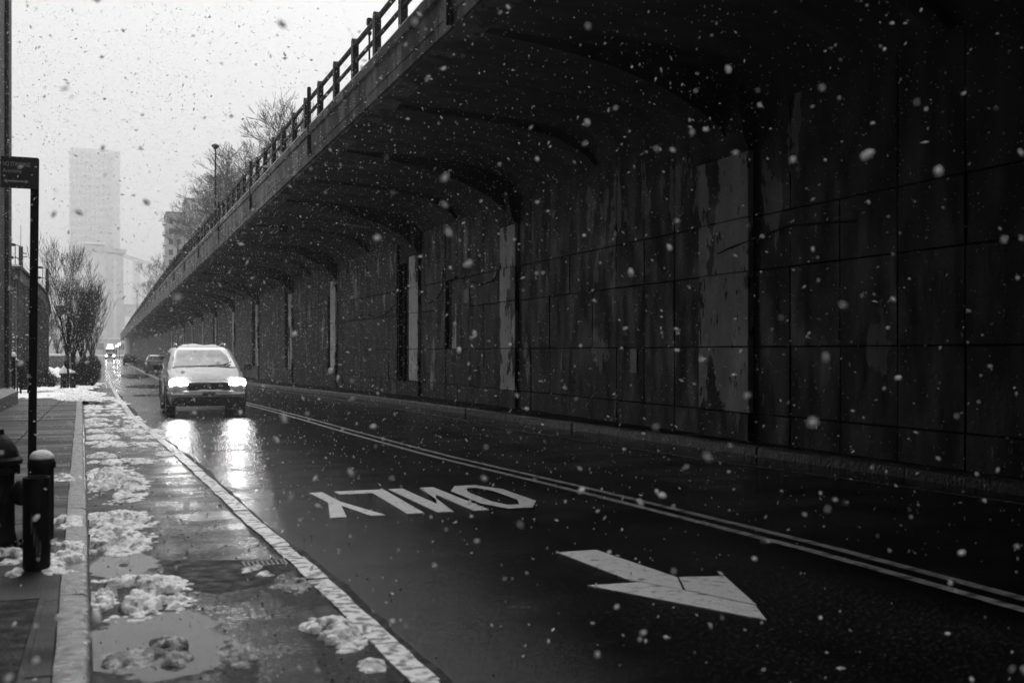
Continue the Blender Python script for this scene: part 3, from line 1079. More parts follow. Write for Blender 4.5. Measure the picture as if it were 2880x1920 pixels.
# bushes
def bush(x, y, sx, sy, h, n, seed, label, snow=False):
    rnd = random.Random(seed)
    t = empty('bush', (x, y, zg(y) + (.12 if x < kx(y) else 0)))
    tag(t, label, 'bush', 'bare bushes along the pavement')
    mb = MB()
    for k in range(n):
        a = rnd.uniform(0, 6.28)
        rr = math.sqrt(rnd.random())
        bx, by = rr * math.cos(a) * sx * .6, rr * math.sin(a) * sy * .75
        ex_, ey_ = bx * 1.5 + rnd.gauss(0, .13), by * 1.25 + rnd.gauss(0, .13)
        hh = h * (1 - .55 * rr ** 2) * rnd.uniform(.6, 1.08)
        m_ = Vector(((bx + ex_) / 2 + rnd.gauss(0, .05), (by + ey_) / 2 + rnd.gauss(0, .05), hh * .55))
        mb.tube([(bx, by, -.05), m_, (ex_, ey_, hh)], [.012, .009, .005], 3, cap=False)
        for q in range(2):
            e2 = m_ + Vector((rnd.gauss(0, .14), rnd.gauss(0, .14), rnd.uniform(.02, .28)))
            mb.tube([m_, e2], [.007, .004], 3, cap=False)
    mb.build('twigs', MT['twig'], t)
    for k in range(7):
        a = 6.28 * k / 7
        MB().tube([(math.cos(a) * sx * .15, math.sin(a) * sy * .2, -.05), (math.cos(a) * sx * .22, math.sin(a) * sy * .3, h * .4)], [.02, .012], 5).build('stem', MT['bark'], t)
    return t


bush(-1.12, 58.5, .62, 3.0, 1.25, 1500, 1, 'dark dense bush at the kerb right of the snow capped hydrant')
bush(-1.22, 66, .62, 4.0, 1.4, 1500, 2, 'dark bush directly behind the nearest kerb bush')
bush(-1.2, 78, .7, 6.0, 1.5, 1300, 3, 'long grey bush under the middle street trees')
bush(-1.25, 104, .7, 10, 1.55, 1200, 4, 'far rounded bush at the end of the tree row')
bush(-2.75, 56, .5, 1.6, .9, 420, 5, 'sparse twiggy shrub left of the snow capped hydrant')
bush(-3.2, 61, .6, 2.0, 1.0, 420, 6, 'sparse shrub in front of the white snow bank')

# ------------------------------------------------------------------ distant city
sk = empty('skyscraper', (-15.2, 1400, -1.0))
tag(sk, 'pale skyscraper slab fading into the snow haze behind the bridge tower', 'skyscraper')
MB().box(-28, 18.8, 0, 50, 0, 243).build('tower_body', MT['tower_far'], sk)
MB().box(18.9, 28, -4, 50, 0, 241).build('side_face', mat('tower_side_shade', .46, .54, scale=.05), sk)  # side face of the tower, its shade and haze put into the colour
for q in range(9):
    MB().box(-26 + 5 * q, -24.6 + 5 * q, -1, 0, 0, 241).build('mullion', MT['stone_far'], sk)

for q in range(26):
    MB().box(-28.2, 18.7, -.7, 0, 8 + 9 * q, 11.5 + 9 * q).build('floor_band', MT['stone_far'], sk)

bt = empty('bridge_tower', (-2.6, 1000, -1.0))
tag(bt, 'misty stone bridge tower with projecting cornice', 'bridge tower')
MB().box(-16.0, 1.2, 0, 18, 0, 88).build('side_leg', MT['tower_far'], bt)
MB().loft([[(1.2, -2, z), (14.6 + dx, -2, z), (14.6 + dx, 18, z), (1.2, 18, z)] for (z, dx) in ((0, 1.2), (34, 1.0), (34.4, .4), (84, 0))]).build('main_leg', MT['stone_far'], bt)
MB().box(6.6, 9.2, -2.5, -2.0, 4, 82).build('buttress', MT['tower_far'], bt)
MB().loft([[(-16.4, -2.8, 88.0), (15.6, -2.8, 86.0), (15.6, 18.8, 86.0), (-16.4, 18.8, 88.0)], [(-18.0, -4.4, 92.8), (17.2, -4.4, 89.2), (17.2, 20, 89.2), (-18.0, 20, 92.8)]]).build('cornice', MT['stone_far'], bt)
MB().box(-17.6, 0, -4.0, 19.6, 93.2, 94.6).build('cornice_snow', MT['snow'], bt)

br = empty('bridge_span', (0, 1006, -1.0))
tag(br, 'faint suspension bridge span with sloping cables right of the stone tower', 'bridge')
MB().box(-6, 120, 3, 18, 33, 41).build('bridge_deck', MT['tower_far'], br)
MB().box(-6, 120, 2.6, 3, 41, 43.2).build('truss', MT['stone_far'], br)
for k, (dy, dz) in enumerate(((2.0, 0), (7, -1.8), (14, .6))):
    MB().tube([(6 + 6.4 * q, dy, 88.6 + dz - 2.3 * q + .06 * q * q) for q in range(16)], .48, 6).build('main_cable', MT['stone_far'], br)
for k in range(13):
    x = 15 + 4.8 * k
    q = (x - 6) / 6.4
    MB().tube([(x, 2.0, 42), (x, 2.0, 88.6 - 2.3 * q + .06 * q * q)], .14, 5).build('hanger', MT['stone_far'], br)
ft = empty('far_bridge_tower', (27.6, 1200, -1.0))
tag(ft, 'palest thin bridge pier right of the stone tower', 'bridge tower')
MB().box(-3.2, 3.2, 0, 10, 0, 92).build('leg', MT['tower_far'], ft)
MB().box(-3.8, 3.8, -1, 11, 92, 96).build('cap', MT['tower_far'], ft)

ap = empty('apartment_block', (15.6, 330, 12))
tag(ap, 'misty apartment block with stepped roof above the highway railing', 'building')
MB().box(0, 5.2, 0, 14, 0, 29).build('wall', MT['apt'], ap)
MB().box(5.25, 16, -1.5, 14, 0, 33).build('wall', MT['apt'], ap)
MB().box(-.2, 5.2, -.2, 14, 29.02, 29.5).build('cornice', MT['shed_trim'], ap)
MB().box(5.05, 16.2, -1.7, 14, 33.02, 33.5).build('cornice', MT['shed_trim'], ap)
for zi in range(9):
    z0 = 2.0 + 3.0 * zi
    for (xx, yy) in ((1.2, -.06), (3.4, -.06), (6.6, -1.56), (9.2, -1.56)):
        f = MB().box(xx - .55, xx + .55, yy, yy + .05, z0, z0 + 1.7).build('window', MT['glass'], ap)
        MB().box(xx - .68, xx + .68, yy - .12, yy + .04, z0 - .16, z0 - .02).build('sill', MT['snow'], f)
    MB().box(-.9, .0, 1.0, 4.0, z0 - .2, z0).box(-.9, -.82, 1.0, 4.0, z0, z0 + .9).build('balcony', MT['shed_trim'], ap)
f = MB().box(6.8, 8.6, -1.56, -1.51, 29.6, 31.6).build('window', MT['glass'], ap)
for q in range(5):
    MB().box(6.8 + .44 * q, 6.86 + .44 * q, -1.62, -1.56, 29.6, 31.6).build('mullion', MT['snow'], f)
for xx in (7.2, 7.7):
    MB().tube([(xx, 2, 33.4), (xx, 2, 37)], .06, 5).build('antenna', MT['rail'], ap)

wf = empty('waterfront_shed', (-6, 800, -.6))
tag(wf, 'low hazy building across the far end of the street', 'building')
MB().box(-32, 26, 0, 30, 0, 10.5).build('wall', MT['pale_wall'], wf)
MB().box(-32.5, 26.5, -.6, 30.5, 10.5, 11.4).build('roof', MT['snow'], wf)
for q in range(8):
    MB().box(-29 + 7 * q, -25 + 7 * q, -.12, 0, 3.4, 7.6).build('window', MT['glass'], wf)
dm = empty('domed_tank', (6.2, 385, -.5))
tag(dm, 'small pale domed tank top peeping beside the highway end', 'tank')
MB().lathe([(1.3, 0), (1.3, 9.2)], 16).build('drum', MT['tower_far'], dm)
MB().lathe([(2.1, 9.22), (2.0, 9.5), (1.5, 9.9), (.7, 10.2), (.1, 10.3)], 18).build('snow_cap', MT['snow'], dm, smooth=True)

# low wall with snow and yard clutter
pw = empty('yard_wall', (-4.4, 118, zg(118)))
tag(pw, 'low snow topped yard wall behind the twiggy shrubs', 'wall')
MB().box(-4.5, 1.4, 0, .4, 0, 1.5).build('wall', MT['steel'], pw)
MB().cbox(-4.55, 1.45, -.1, .5, 1.5, 1.72, .05).build('snow', MT['snow'], pw)


# ------------------------------------------------------------------ snow and slush (height fields of overlapping clods)
def clods(cx_, cy_, sx, sy, h, n, seed, cell, r0=.011, r1=.040, xmin=None, xmax=None, zfun=None, crisp=1.0):
    r = np.random.RandomState(seed)
    nx, ny = int(2.5 * sx / cell) + 3, int(2.5 * sy / cell) + 3
    X = cx_ + (np.arange(nx) - nx / 2) * cell
    Y = cy_ + (np.arange(ny) - ny / 2) * cell
    Hh = np.full((ny, nx), -.02)
    ph = r.uniform(0, 6.28, 5)
    for _ in range(int(n * .5)):      # thin melting film between the clods
        a = r.uniform(0, 6.283)
        rr = math.sqrt(r.rand()) * 1.12
        px, py = cx_ + math.cos(a) * rr * sx, cy_ + math.sin(a) * rr * sy
        if mnoise.noise((px * 6.5, py * 3.2, seed * 3.7)) < (-.2 if h >= .12 else -.06): continue
        q = r.uniform(.015, .05)
        i0, i1 = np.searchsorted(X, [px - q, px + q])
        j0, j1 = np.searchsorted(Y, [py - q, py + q])
        if i1 <= i0 or j1 <= j0: continue
        d2 = (X[i0:i1][None, :] - px) ** 2 + (Y[j0:j1][:, None] - py) ** 2
        hh = np.where(d2 < q * q, .007 * (1 - d2 / (q * q)) - .001, -.02)
        Hh[j0:j1, i0:i1] = np.maximum(Hh[j0:j1, i0:i1], hh)
    for _ in range(int(n * 4)):
        a = r.uniform(0, 6.283)
        rr = math.sqrt(r.rand()) * (1 + .22 * sum(math.sin((k_ + 2) * a + ph[k_]) / (k_ + 1) for k_ in range(5)))
        if r.rand() < .12: rr = r.uniform(.9, 1.25)
        px = cx_ + math.cos(a) * rr * sx * .95
        py = cy_ + math.sin(a) * rr * sy * .95
        if mnoise.noise((px * 6.5, py * 3.2, seed * 3.7)) < (-.24 if h >= .12 else -.09): continue
        q = r.uniform(r0, r1)
        base = .72 * h * max(0, 1 - rr ** 2) * r.uniform(.0, 1.0) - q * .45
        i0, i1 = np.searchsorted(X, [px - q, px + q])
        j0, j1 = np.searchsorted(Y, [py - q, py + q])
        if i1 <= i0 or j1 <= j0: continue
        dx = X[i0:i1][None, :] - px
        dy = Y[j0:j1][:, None] - py
        d2 = q * q - dx * dx - dy * dy
        hh = np.where(d2 > 0, base + np.sqrt(np.maximum(d2, 0)) * .85, -.02)
        Hh[j0:j1, i0:i1] = np.maximum(Hh[j0:j1, i0:i1], hh)
    Hh = Hh + (r.rand(ny, nx) - .5) * cell * .22
    # soften
    K = Hh.copy()
    if cell > .02: K[1:-1, 1:-1] = (Hh[1:-1, 1:-1] * 4 + Hh[:-2, 1:-1] + Hh[2:, 1:-1] + Hh[1:-1, :-2] + Hh[1:-1, 2:]) / 8
    K = np.maximum(K, -.015)
    keep = (K[:-1, :-1] > -.004) | (K[1:, :-1] > -.004) | (K[:-1, 1:] > -.004) | (K[1:, 1:] > -.004)
    if xmin is not None:
        xm = np.array([xmin(y_) for y_ in Y])
        keep &= (X[None, :-1] > xm[:-1, None])
    if xmax is not None:
        xM = np.array([xmax(y_) for y_ in Y])
        keep &= (X[None, 1:] < xM[:-1, None])
    idx = -np.ones((ny, nx), int)
    vs, fs = [], []

    def vi(j, i):
        if idx[j, i] < 0:
            idx[j, i] = len(vs)
            z = zfun(Y[j]) if zfun else 0
            vs.append((X[i], Y[j], z + K[j, i]))
        return idx[j, i]
    for j, i in zip(*np.nonzero(keep)):
        fs.append((vi(j, i), vi(j, i + 1), vi(j + 1, i + 1), vi(j + 1, i)))
    return MB().add(vs, fs)


zroad = lambda y: zg(y)
zwalk = lambda y: zg(y) + SB + .003
gut = lambda y: kx(y) + .014
wk = lambda y: kx(y) - .02
heaps = [
    (.06, 13.5, .36, 1.75, .15, 520, 1, .022, 'slush', zroad, gut, 'largest bright slush heap in the gutter, level with the sign pole foot'),
    (.06, 10.35, .30, .62, .10, 190, 2, .016, 'slush', zroad, gut, 'low slush heap in the gutter just nearer than the largest heap'),
    (.04, 9.25, .28, .62, .12, 200, 3, .014, 'slush', zroad, gut, 'slush heap in the gutter beside the farther end of the water'),
    (.15, 7.15, .32, .60, .13, 260, 4, .011, 'slush', zroad, gut, 'nearest large bright slush heap at the kerb between two puddles'),
    (.30, 5.72, .11, .30, .08, 60, 5, .010, 'slush_dark', zroad, gut, 'grey slush lump standing in the nearest puddle'),
    (.09, 5.66, .16, .16, .035, 60, 6, .010, 'slush_dark', zroad, gut, 'flat dark slush trail at the kerb in the nearest puddle'),
    (.60, 5.60, .07, .24, .05, 40, 7, .010, 'slush_dark', zroad, gut, 'small dark slush lump right of the nearest puddle'),
    (1.13, 5.82, .15, .33, .10, 90, 8, .010, 'slush', zroad, None, 'slush pile against the worn white line nearest the camera'),
    (1.00, 7.66, .12, .17, .05, 60, 9, .011, 'slush', zroad, None, 'small slush pile on the dark asphalt patch'),
    (1.18, 5.16, .05, .09, .05, 16, 10, .009, 'slush', zroad, None, 'single slush lump at the bottom edge beside the white line'),
    (1.13, 7.10, .15, .26, .03, 26, 11, .010, 'slush_dark', zroad, None, 'scattered grey slush crumbs near the white line'),
    (-.27, 7.95, .15, .60, .09, 170, 12, .012, 'slush', zwalk, None, 'snow ridge on the kerb right of the pipe bollard'),
    (-.29, 9.55, .12, .28, .08, 60, 13, .012, 'slush', zwalk, None, 'small snow mound on the pavement edge beyond the bollards'),
    (-.66, 8.05, .16, .24, .08, 80, 14, .011, 'slush', zwalk, None, 'snow lump at the foot of the near hydrant'),
    (-.55, 7.45, .04, .10, .05, 14, 15, .010, 'slush', zwalk, None, 'tiny snow clod left of the pipe bollard foot'),
    (-.42, 12.9, .17, .30, .05, 70, 16, .016, 'slush', zwalk, None, 'thin snow patch on the pavement beside the sign pole foot'),
]
for (a, b, sx, sy, h, n, s, cell, m_, zf, xm, lab) in heaps:
    o = clods(a, b, sx, sy, h, n, s, cell, zfun=zf, xmin=xm, xmax=(wk if zf is zwalk else None)).build('slush_heap', MT[m_], smooth=True)
    tag(o, lab, 'slush', 'heaps of slush along the kerb')

# broken slush strewn along the gutter, beyond counting
mb = MB()
for k in range(17):
    y = 15.6 + 32 * (k / 17) ** 1.1 + rng.uniform(-.4, .4)
    c = clods(kx(y) + rng.uniform(.15, .55), y, rng.uniform(.2, .45), rng.uniform(.2, .55), rng.uniform(.04, .10), 70, 100 + k, .028 + .0008 * (y - 15), .03, .085, xmin=gut, zfun=zroad)
    mb.add(c.v, c.f)
for k in range(16):
    y = 17 + 26 * k / 16
    c = clods(ex(y) - rng.uniform(.05, .45), y, rng.uniform(.12, .32), rng.uniform(.4, .9), rng.uniform(.02, .05), 80, 200 + k, .03, .02, .05, xmin=gut, zfun=zroad)
    mb.add(c.v, c.f)
for k in range(10):
    y = 36 + 3.2 * k
    c = clods(kx(y) + rng.uniform(-.7, .1), y, rng.uniform(.5, .9), rng.uniform(1.0, 1.8), rng.uniform(.06, .12), 120, 300 + k, .05, .05, .14, zfun=zwalk)
    mb.add(c.v, c.f)
tag(mb.build('gutter_slush', MT['slush'], smooth=True), 'broken slush strewn along the gutter towards the parked snow', 'slush', kind='stuff')
# crumbs of dirt on the parking strip
mb = MB()
for k in range(900):
    y = 4.6 + 20 * rng.random() ** 1.6
    x = rng.uniform(kx(y) + .05, ex(y) + (.5 if rng.random() < .2 else -.14))
    q = rng.uniform(.003, .012) * (1 + y * .03)
    o = [(x + q * rng.uniform(.6, 1.4) * math.cos(t), y + q * rng.uniform(.6, 1.4) * math.sin(t)) for t in (0, 1.26, 2.5, 3.8, 5.0)]
    mb.add([(a, b, -.001) for a, b in o] + [(x, y, q * .8)], [(0, 1, 5), (1, 2, 5), (2, 3, 5), (3, 4, 5), (4, 0, 5)])
tag(mb.build('road_grit', MT['patch']), 'dark grit and crumbs scattered over the wet parking strip', 'grit', kind='stuff')

# thin snow sheet on the far pavement
def snow_sheet(x0, x1, y0, y1, n, m, base, h, seed, name):
    vs, fs = [], []
    for j in range(m + 1):
        for i in range(n + 1):
            x, y = x0 + (x1 - x0) * i / n, y0 + (y1 - y0) * j / m
            xx = min(x, kx(y) - .16) if base is zwalk else x
            e = min(1, 4 * min(i / n, 1 - i / n, j / m, 1 - j / m))
            vs.append((xx, y, base(y) + h * (.4 + mnoise.noise((x * 2.1, y * .9, seed)) + .4 * mnoise.noise((x * 7, y * 4, seed))) * e - .01 * (1 - e)))
    for j in range(m):
        for i in range(n):
            p = j * (n + 1) + i
            fs.append((p, p + 1, p + n + 2, p + n + 1))
    return MB().add(vs, fs).build(name, MT['snow'], smooth=True)


tag(snow_sheet(-3.2, -.5, 36.0, 47, 26, 60, zwalk, .016, 4, 'pavement_snow'), 'thin snow sheet on the pavement in front of the capped hydrant', 'snow', kind='stuff')
tag(snow_sheet(-4.0, -1.0, 48, 57, 26, 40, zwalk, .09, 6, 'snow_bank'), 'bright snow bank around the foot of the capped hydrant', 'snow', kind='stuff')
tag(snow_sheet(-9.5, -2.9, 84, 117, 24, 24, zwalk, .55, 8, 'yard_snow'), 'deep white snow in the yard beyond the shed', 'snow', kind='stuff')

# ------------------------------------------------------------------ street furniture
# near hydrant
def hydrant(x, y, z, label, snow, s=1.0, rz=0):
    t = empty('fire_hydrant', (x, y, z), rz)
    t.scale = (s, s, s)
    tag(t, label, 'hydrant')
    MB().lathe([(.165, 0), (.165, .04), (.125, .05), (.115, .10), (.108, .13), (.105, .52), (.112, .54), (.135, .545), (.135, .58), (.112, .585)], 28).build('barrel', MT['iron'], t, smooth=True, angle=35)
    bn = MB()
    bn.lathe([(.112, .585), (.118, .60), (.155, .605), (.160, .635), (.150, .645), (.140, .655), (.135, .68), (.115, .73), (.08, .78), (.045, .81), (.04, .815), (.035, .85), (.0, .855)], 28)
    b = bn.build('bonnet', MT['iron'], t, smooth=True, angle=30)
    for k in range(8):
        a = 2 * math.pi * k / 8
        MB().lathe([(.014, .535), (.014, .597)], 6, (.135 * math.cos(a), .135 * math.sin(a), 0)).build('flange_bolt', MT['iron'], t)
    for k in range(8):
        a = 2 * math.pi * (k + .5) / 8
        MB().lathe([(.016, .03), (.016, .065)], 6, (.147 * math.cos(a), .147 * math.sin(a), 0)).build('base_bolt', MT['iron'], t)
    for ax, d in (('x', 1), ('y', -1)):
        pr = [(.05, .08 * d), (.062, .09 * d), (.062, .125 * d), (.088, .13 * d), (.092, .165 * d), (.075, .18 * d), (.022, .185 * d), (.022, .215 * d), (.0, .216 * d)]
        n_ = MB().lathe(pr, 20, (0, 0, .40), ax).build('nozzle', MT['iron'], t, smooth=True, angle=30)
    if snow:
        MB().lathe([(.175, .60), (.172, .63), (.13, .72), (.07, .80), (.03, .86), (.0, .90)], 20).build('snow_cap', MT['snow'], t, smooth=True)
        MB().lathe([(.06, .46), (.055, .50), (.02, .52), (.0, .525)], 12, (.15, 0, 0)).build('nozzle_snow', MT['snow'], t, smooth=True)
    return t


hydrant(-.715, 8.38, SB, 'black fire hydrant cut by the left frame edge beside the bollards', False, .98, -.25)
hydrant(-1.80, 50.8, zg(50.8) + SB, 'small black fire hydrant with pointed snow cap in the distance', True, 1.15, 0)
# bollards
t = empty('pipe_bollard', (-.425, 7.55, SB))
tag(t, 'open topped black pipe bollard with scratched tag, nearest the camera', 'bollard', 'bollards guarding the hydrant')
MB().lathe([(.082, -.02), (.082, .575), (.080, .58), (.074, .58), (.072, .575), (.072, .42), (.0, .41)], 28).build('pipe', MT['iron'], t, smooth=True, angle=35)
sc = MB()
rr = random.Random(4)
for (a0, z0, seg) in ((-1.95, .30, 7), (-1.75, .22, 8), (-1.55, .16, 7), (-1.35, .14, 6)):
    pts = []
    for k in range(seg * 3):
        u = a0 + .16 * (k / (seg * 3)) + rr.uniform(-.015, .015)
        z = z0 + .055 * math.sin(k * 1.9) + rr.uniform(-.02, .02)
        pts.append((.0825 * math.cos(u), .0825 * math.sin(u), z))
    sc.tube(pts, .0012, 3)
sc.build('scratched_tag', MT['scratch'], t)
t = empty('capped_bollard', (-.45, 8.59, SB))
tag(t, 'black bollard with domed snow covered cap behind the pipe bollard', 'bollard', 'bollards guarding the hydrant')
MB().lathe([(.082, -.02), (.082, .55)], 28).build('pipe', MT['iron'], t, smooth=True, angle=35)
MB().lathe([(.092, .535), (.095, .54), (.095, .575), (.088, .59), (.075, .615), (.045, .635), (.0, .64)], 28).build('cap', MT['iron'], t, smooth=True, angle=35)
mb = MB().lathe([(.084, .60), (.082, .615), (.074, .635), (.055, .652), (.028, .662), (.0, .665)], 24)
mb.build('cap_snow', MT['snow'], t, smooth=True)

# sign pole
def sign_post(x, y, z, H, w_, label, text, dim, s=1.0):
    t = empty('parking_sign', (x, y, z))
    tag(t, label, 'sign')
    MB().add(*(lambda: (lambda q: (q.v, q.f))(MB().cbox(-.042 * s, .042 * s, -.02, .02, -.05, H, .006)))()).build('post', MT['iron'], t)
    sx0, sx1, z0, z1 = -w_, -.0, H - .335 * s, H + .005
    b = MB().cbox(sx0, .035 * s, -.036, -.024, z0, z1, .003).build('sign_plate', MT['sign'], t)
    if text:
        for line_, zz, size in (('NO STANDING', z1 - .105, .066), ('Anytime', z1 - .175, .062)):
            cu = bpy.data.curves.new('lettering', 'FONT')
            cu.body = line_
            cu.size = size * s
            cu.extrude = .0006
            tmp = bpy.data.objects.new('tmp', cu)
            me = bpy.data.meshes.new_from_object(tmp)
            bpy.data.objects.remove(tmp)
            me.materials.clear()
            me.materials.append(dim)
            wd_ = max(v.co.x for v in me.vertices) - min(v.co.x for v in me.vertices)
            k_ = {'NO STANDING': .268, 'Anytime': .185}[line_] / wd_
            o = link_mesh('lettering', me, b, (sx0 + .02, -.0372, zz), (math.pi / 2, 0, 0), (k_, 1, 1))
        zz = z0 + .075
        MB().prism([(sx0 + .03, zz), (sx0 + .06, zz + .022), (sx0 + .06, zz + .008), (-.09, zz + .008), (-.09, zz + .022), (-.06, zz), (-.09, zz - .022), (-.09, zz - .008), (sx0 + .06, zz - .008), (sx0 + .06, zz - .022)], -.0378, -.0365, 'y').build('double_arrow', dim, b)
        for xx in (sx0 + .09, sx0 + .16, -.12):
            for zq in (z0 + .014, z1 - .014):
                MB().lathe([(.004, -.039), (.004, -.036)], 8, (xx, 0, zq), 'y').build('rivet', MT['snow'], b)
    else:
        for k, (zz, ww) in enumerate(((.06, .36), (.13, .30), (.20, .18), (.27, .36))):
            MB().box(sx0 + .03, sx0 + .03 + ww * s, -.040, -.037, z1 - zz * s - .02, z1 - zz * s).build('lettering', MT['shed_trim'], b)
        for zz in (z0 + .004, z1 - .012):
            MB().box(sx0, .03, -.040, -.037, zz, zz + .01).build('border', MT['shed_trim'], b)
    return t


sp = sign_post(-.775, 12.95, SB, 3.45, .335, 'dark backlit NO STANDING Anytime sign plate on the near sign pole', True, MT['letters'])
sp.rotation_euler = (0, R(.5), 0)
sign_post(-1.60, 50.2, zg(50.2) + SB, 3.55, .46, 'small dark parking sign on a post in front of the bare trees', False, MT['letters'], 1.15)

# far bollard and pieces by the hydrant
t = empty('short_bollard', (-1.42, 50.4, zg(50.4) + SB))
tag(t, 'short snow topped bollard just right of the capped hydrant', 'bollard')
MB().lathe([(.12, -.02), (.12, .6), (.13, .62), (.13, .68), (.08, .74), (0, .75)], 16).build('pipe', MT['iron'], t, smooth=True, angle=35)
MB().lathe([(.125, .70), (.10, .77), (.04, .80), (0, .805)], 14).build('cap_snow', MT['snow'], t, smooth=True)

# gate posts with slatted bin by the warehouse corner
t = empty('gate_post', (-2.92, 39.5, zg(40) + SB))
tag(t, 'thin black snow capped gate post beside the warehouse corner', 'post')
MB().cbox(-.06, .06, -.06, .06, -.05, 1.32, .01).build('post', MT['iron'], t)
MB().lathe([(.10, 1.33), (.09, 1.40), (.03, 1.46), (0, 1.47)], 12).build('cap_snow', MT['snow'], t, smooth=True)
t = empty('litter_bin', (-2.92, 44.5, zg(44) + SB))
tag(t, 'tall black tapered litter bin leaning near the shed', 'bin')
MB().loft([[(.13 * math.cos(a), .13 * math.sin(a), .12) for a in [6.283 * k / 16 for k in range(16)]], [(.23 * math.cos(a), .23 * math.sin(a), 1.15) for a in [6.283 * k / 16 for k in range(16)]], [(.25 * math.cos(a), .25 * math.sin(a), 1.18) for a in [6.283 * k / 16 for k in range(16)]]]).build('body', MT['iron'], t, smooth=True, angle=40)
for xx in (-.21, .21):
    MB().tube([(xx * .55, 0, -.03), (xx * 1.25, 0, 1.22)], .035, 8).build('leg', MT['iron'], t)
    MB().lathe([(.055, 1.21), (.05, 1.27), (.0, 1.30)], 10, (xx * 1.27, 0, 0)).build('snow_cap', MT['snow'], t, smooth=True)
for k in range(8):
    a = 6.283 * k / 8
    MB().tube([(.14 * math.cos(a), .14 * math.sin(a), .15), (.235 * math.cos(a), .235 * math.sin(a), 1.14)], .012, 5).build('slat', MT['rail'], t)
# leafy plant by the warehouse with snow
t = empty('evergreen_plant', (-2.95, 41.5, zg(41) + SB))
tag(t, 'dark leafy plant with snow tufts beside the warehouse corner', 'plant')
mb, sn = MB(), MB()
for k in range(80):
    z = rng.uniform(.9, 2.3)
    a = rng.uniform(0, 6.28)
    q = rng.uniform(.05, .28)
    p = Vector((q * math.cos(a), q * math.sin(a), z))
    d = Vector((math.cos(a), math.sin(a), rng.uniform(-.5, .3))) * .13
    s_ = Vector((-math.sin(a), math.cos(a), 0)) * .035
    (sn if (k % 3 == 0 and z > 1.2) else mb).add([p, p + d * .5 + s_, p + d, p + d * .5 - s_, p + d * .5 + Vector((0, 0, .03))], [(0, 1, 4), (1, 2, 4), (2, 3, 4), (3, 0, 4)])
mb.build('leaves', MT['twig'], t)
sn.build('snow_tufts', MT['snow'], t)['kind'] = 'stuff'
MB().tube([(0, 0, -.05), (.02, 0, 1.2), (0, .02, 2.2)], [.03, .022, .01], 6).build('stem', MT['bark'], t)

# utility cover on the near pavement
t = empty('utility_cover', (-.62, 5.75, SB + .004))
tag(t, 'dark metal utility cover set in the pavement at the lower left corner', 'cover')
MB().cbox(-.5, .26, -.95, .85, -.02, .004, .004).build('plate', MT['patch'], t)
MB().box(-.52, .275, .86, .90, -.02, .006).box(.262, .29, -.95, .86, -.02, .006).build('frame', MT['slab'], t)
# drain grate
t = empty('drain_grate', (1.04, 7.93, .0))
tag(t, 'small iron drain grate on the dark patch near the white line', 'grate')
MB().box(-.15, .15, -.10, -.085, -.02, .008).box(-.15, .15, .085, .10, -.02, .008).box(-.15, -.135, -.085, .085, -.02, .008).box(.135, .15, -.085, .085, -.02, .008).build('frame', MT['steel'], t)
for k in range(8):
    MB().box(-.118 + .033 * k, -.105 + .033 * k, -.083, .083, -.02, .007).build('bar', MT['steel'], t)


# ------------------------------------------------------------------ vehicles
def apply_bool(ob, cutters):
    for c in cutters:
        m = ob.modifiers.new('b', 'BOOLEAN')
        m.operation = 'DIFFERENCE'
        m.solver = 'EXACT'
        m.object = c
    dg = bpy.context.evaluated_depsgraph_get()
    me = bpy.data.meshes.new_from_object(ob.evaluated_get(dg))
    ob.modifiers.clear()
    old = ob.data
    ob.data = me
    for c in cutters: bpy.data.objects.remove(c)


def rring(x, y0, y1, z, rad, n=5):
    """rounded rectangle ring at height z: half width x, from y0 to y1"""
    pts = []
    for cx_, cy_, a0 in ((x - rad, y0 + rad, -90), (x - rad, y1 - rad, 0), (-x + rad, y1 - rad, 90), (-x + rad, y0 + rad, 180)):
        for k in range(n):
            a = R(a0 + 90 * k / (n - 1))
            pts.append((cx_ + rad * math.cos(a), cy_ + rad * math.sin(a), z))
    return pts


def wheel(parent, x, y, side):
    t = MB().lathe([(.21, -.10), (.30, -.115), (.35, -.10), (.362, -.06), (.362, .06), (.35, .10), (.30, .115), (.21, .10)], 28, (x, y, .36), 'x').build('wheel', MT['tyre'], parent, smooth=True, angle=35)
    r = MB().lathe([(.0, side * .085), (.06, side * .095), (.07, side * .07), (.20, side * .055), (.215, side * .10), (.225, side * .10), (.225, -side * .02), (.0, -side * .02)], 24, (x, y, .36), 'x').build('rim', MT['rim'], t, smooth=True, angle=35)
    for k in range(5):
        a = 6.283 * k / 5
        MB().tube([(x + side * .085, y + .05 * math.cos(a), .36 + .05 * math.sin(a)), (x + side * .09, y + .205 * math.cos(a), .36 + .205 * math.sin(a))], .024, 6).build('spoke', MT['rim'], t)
    return t


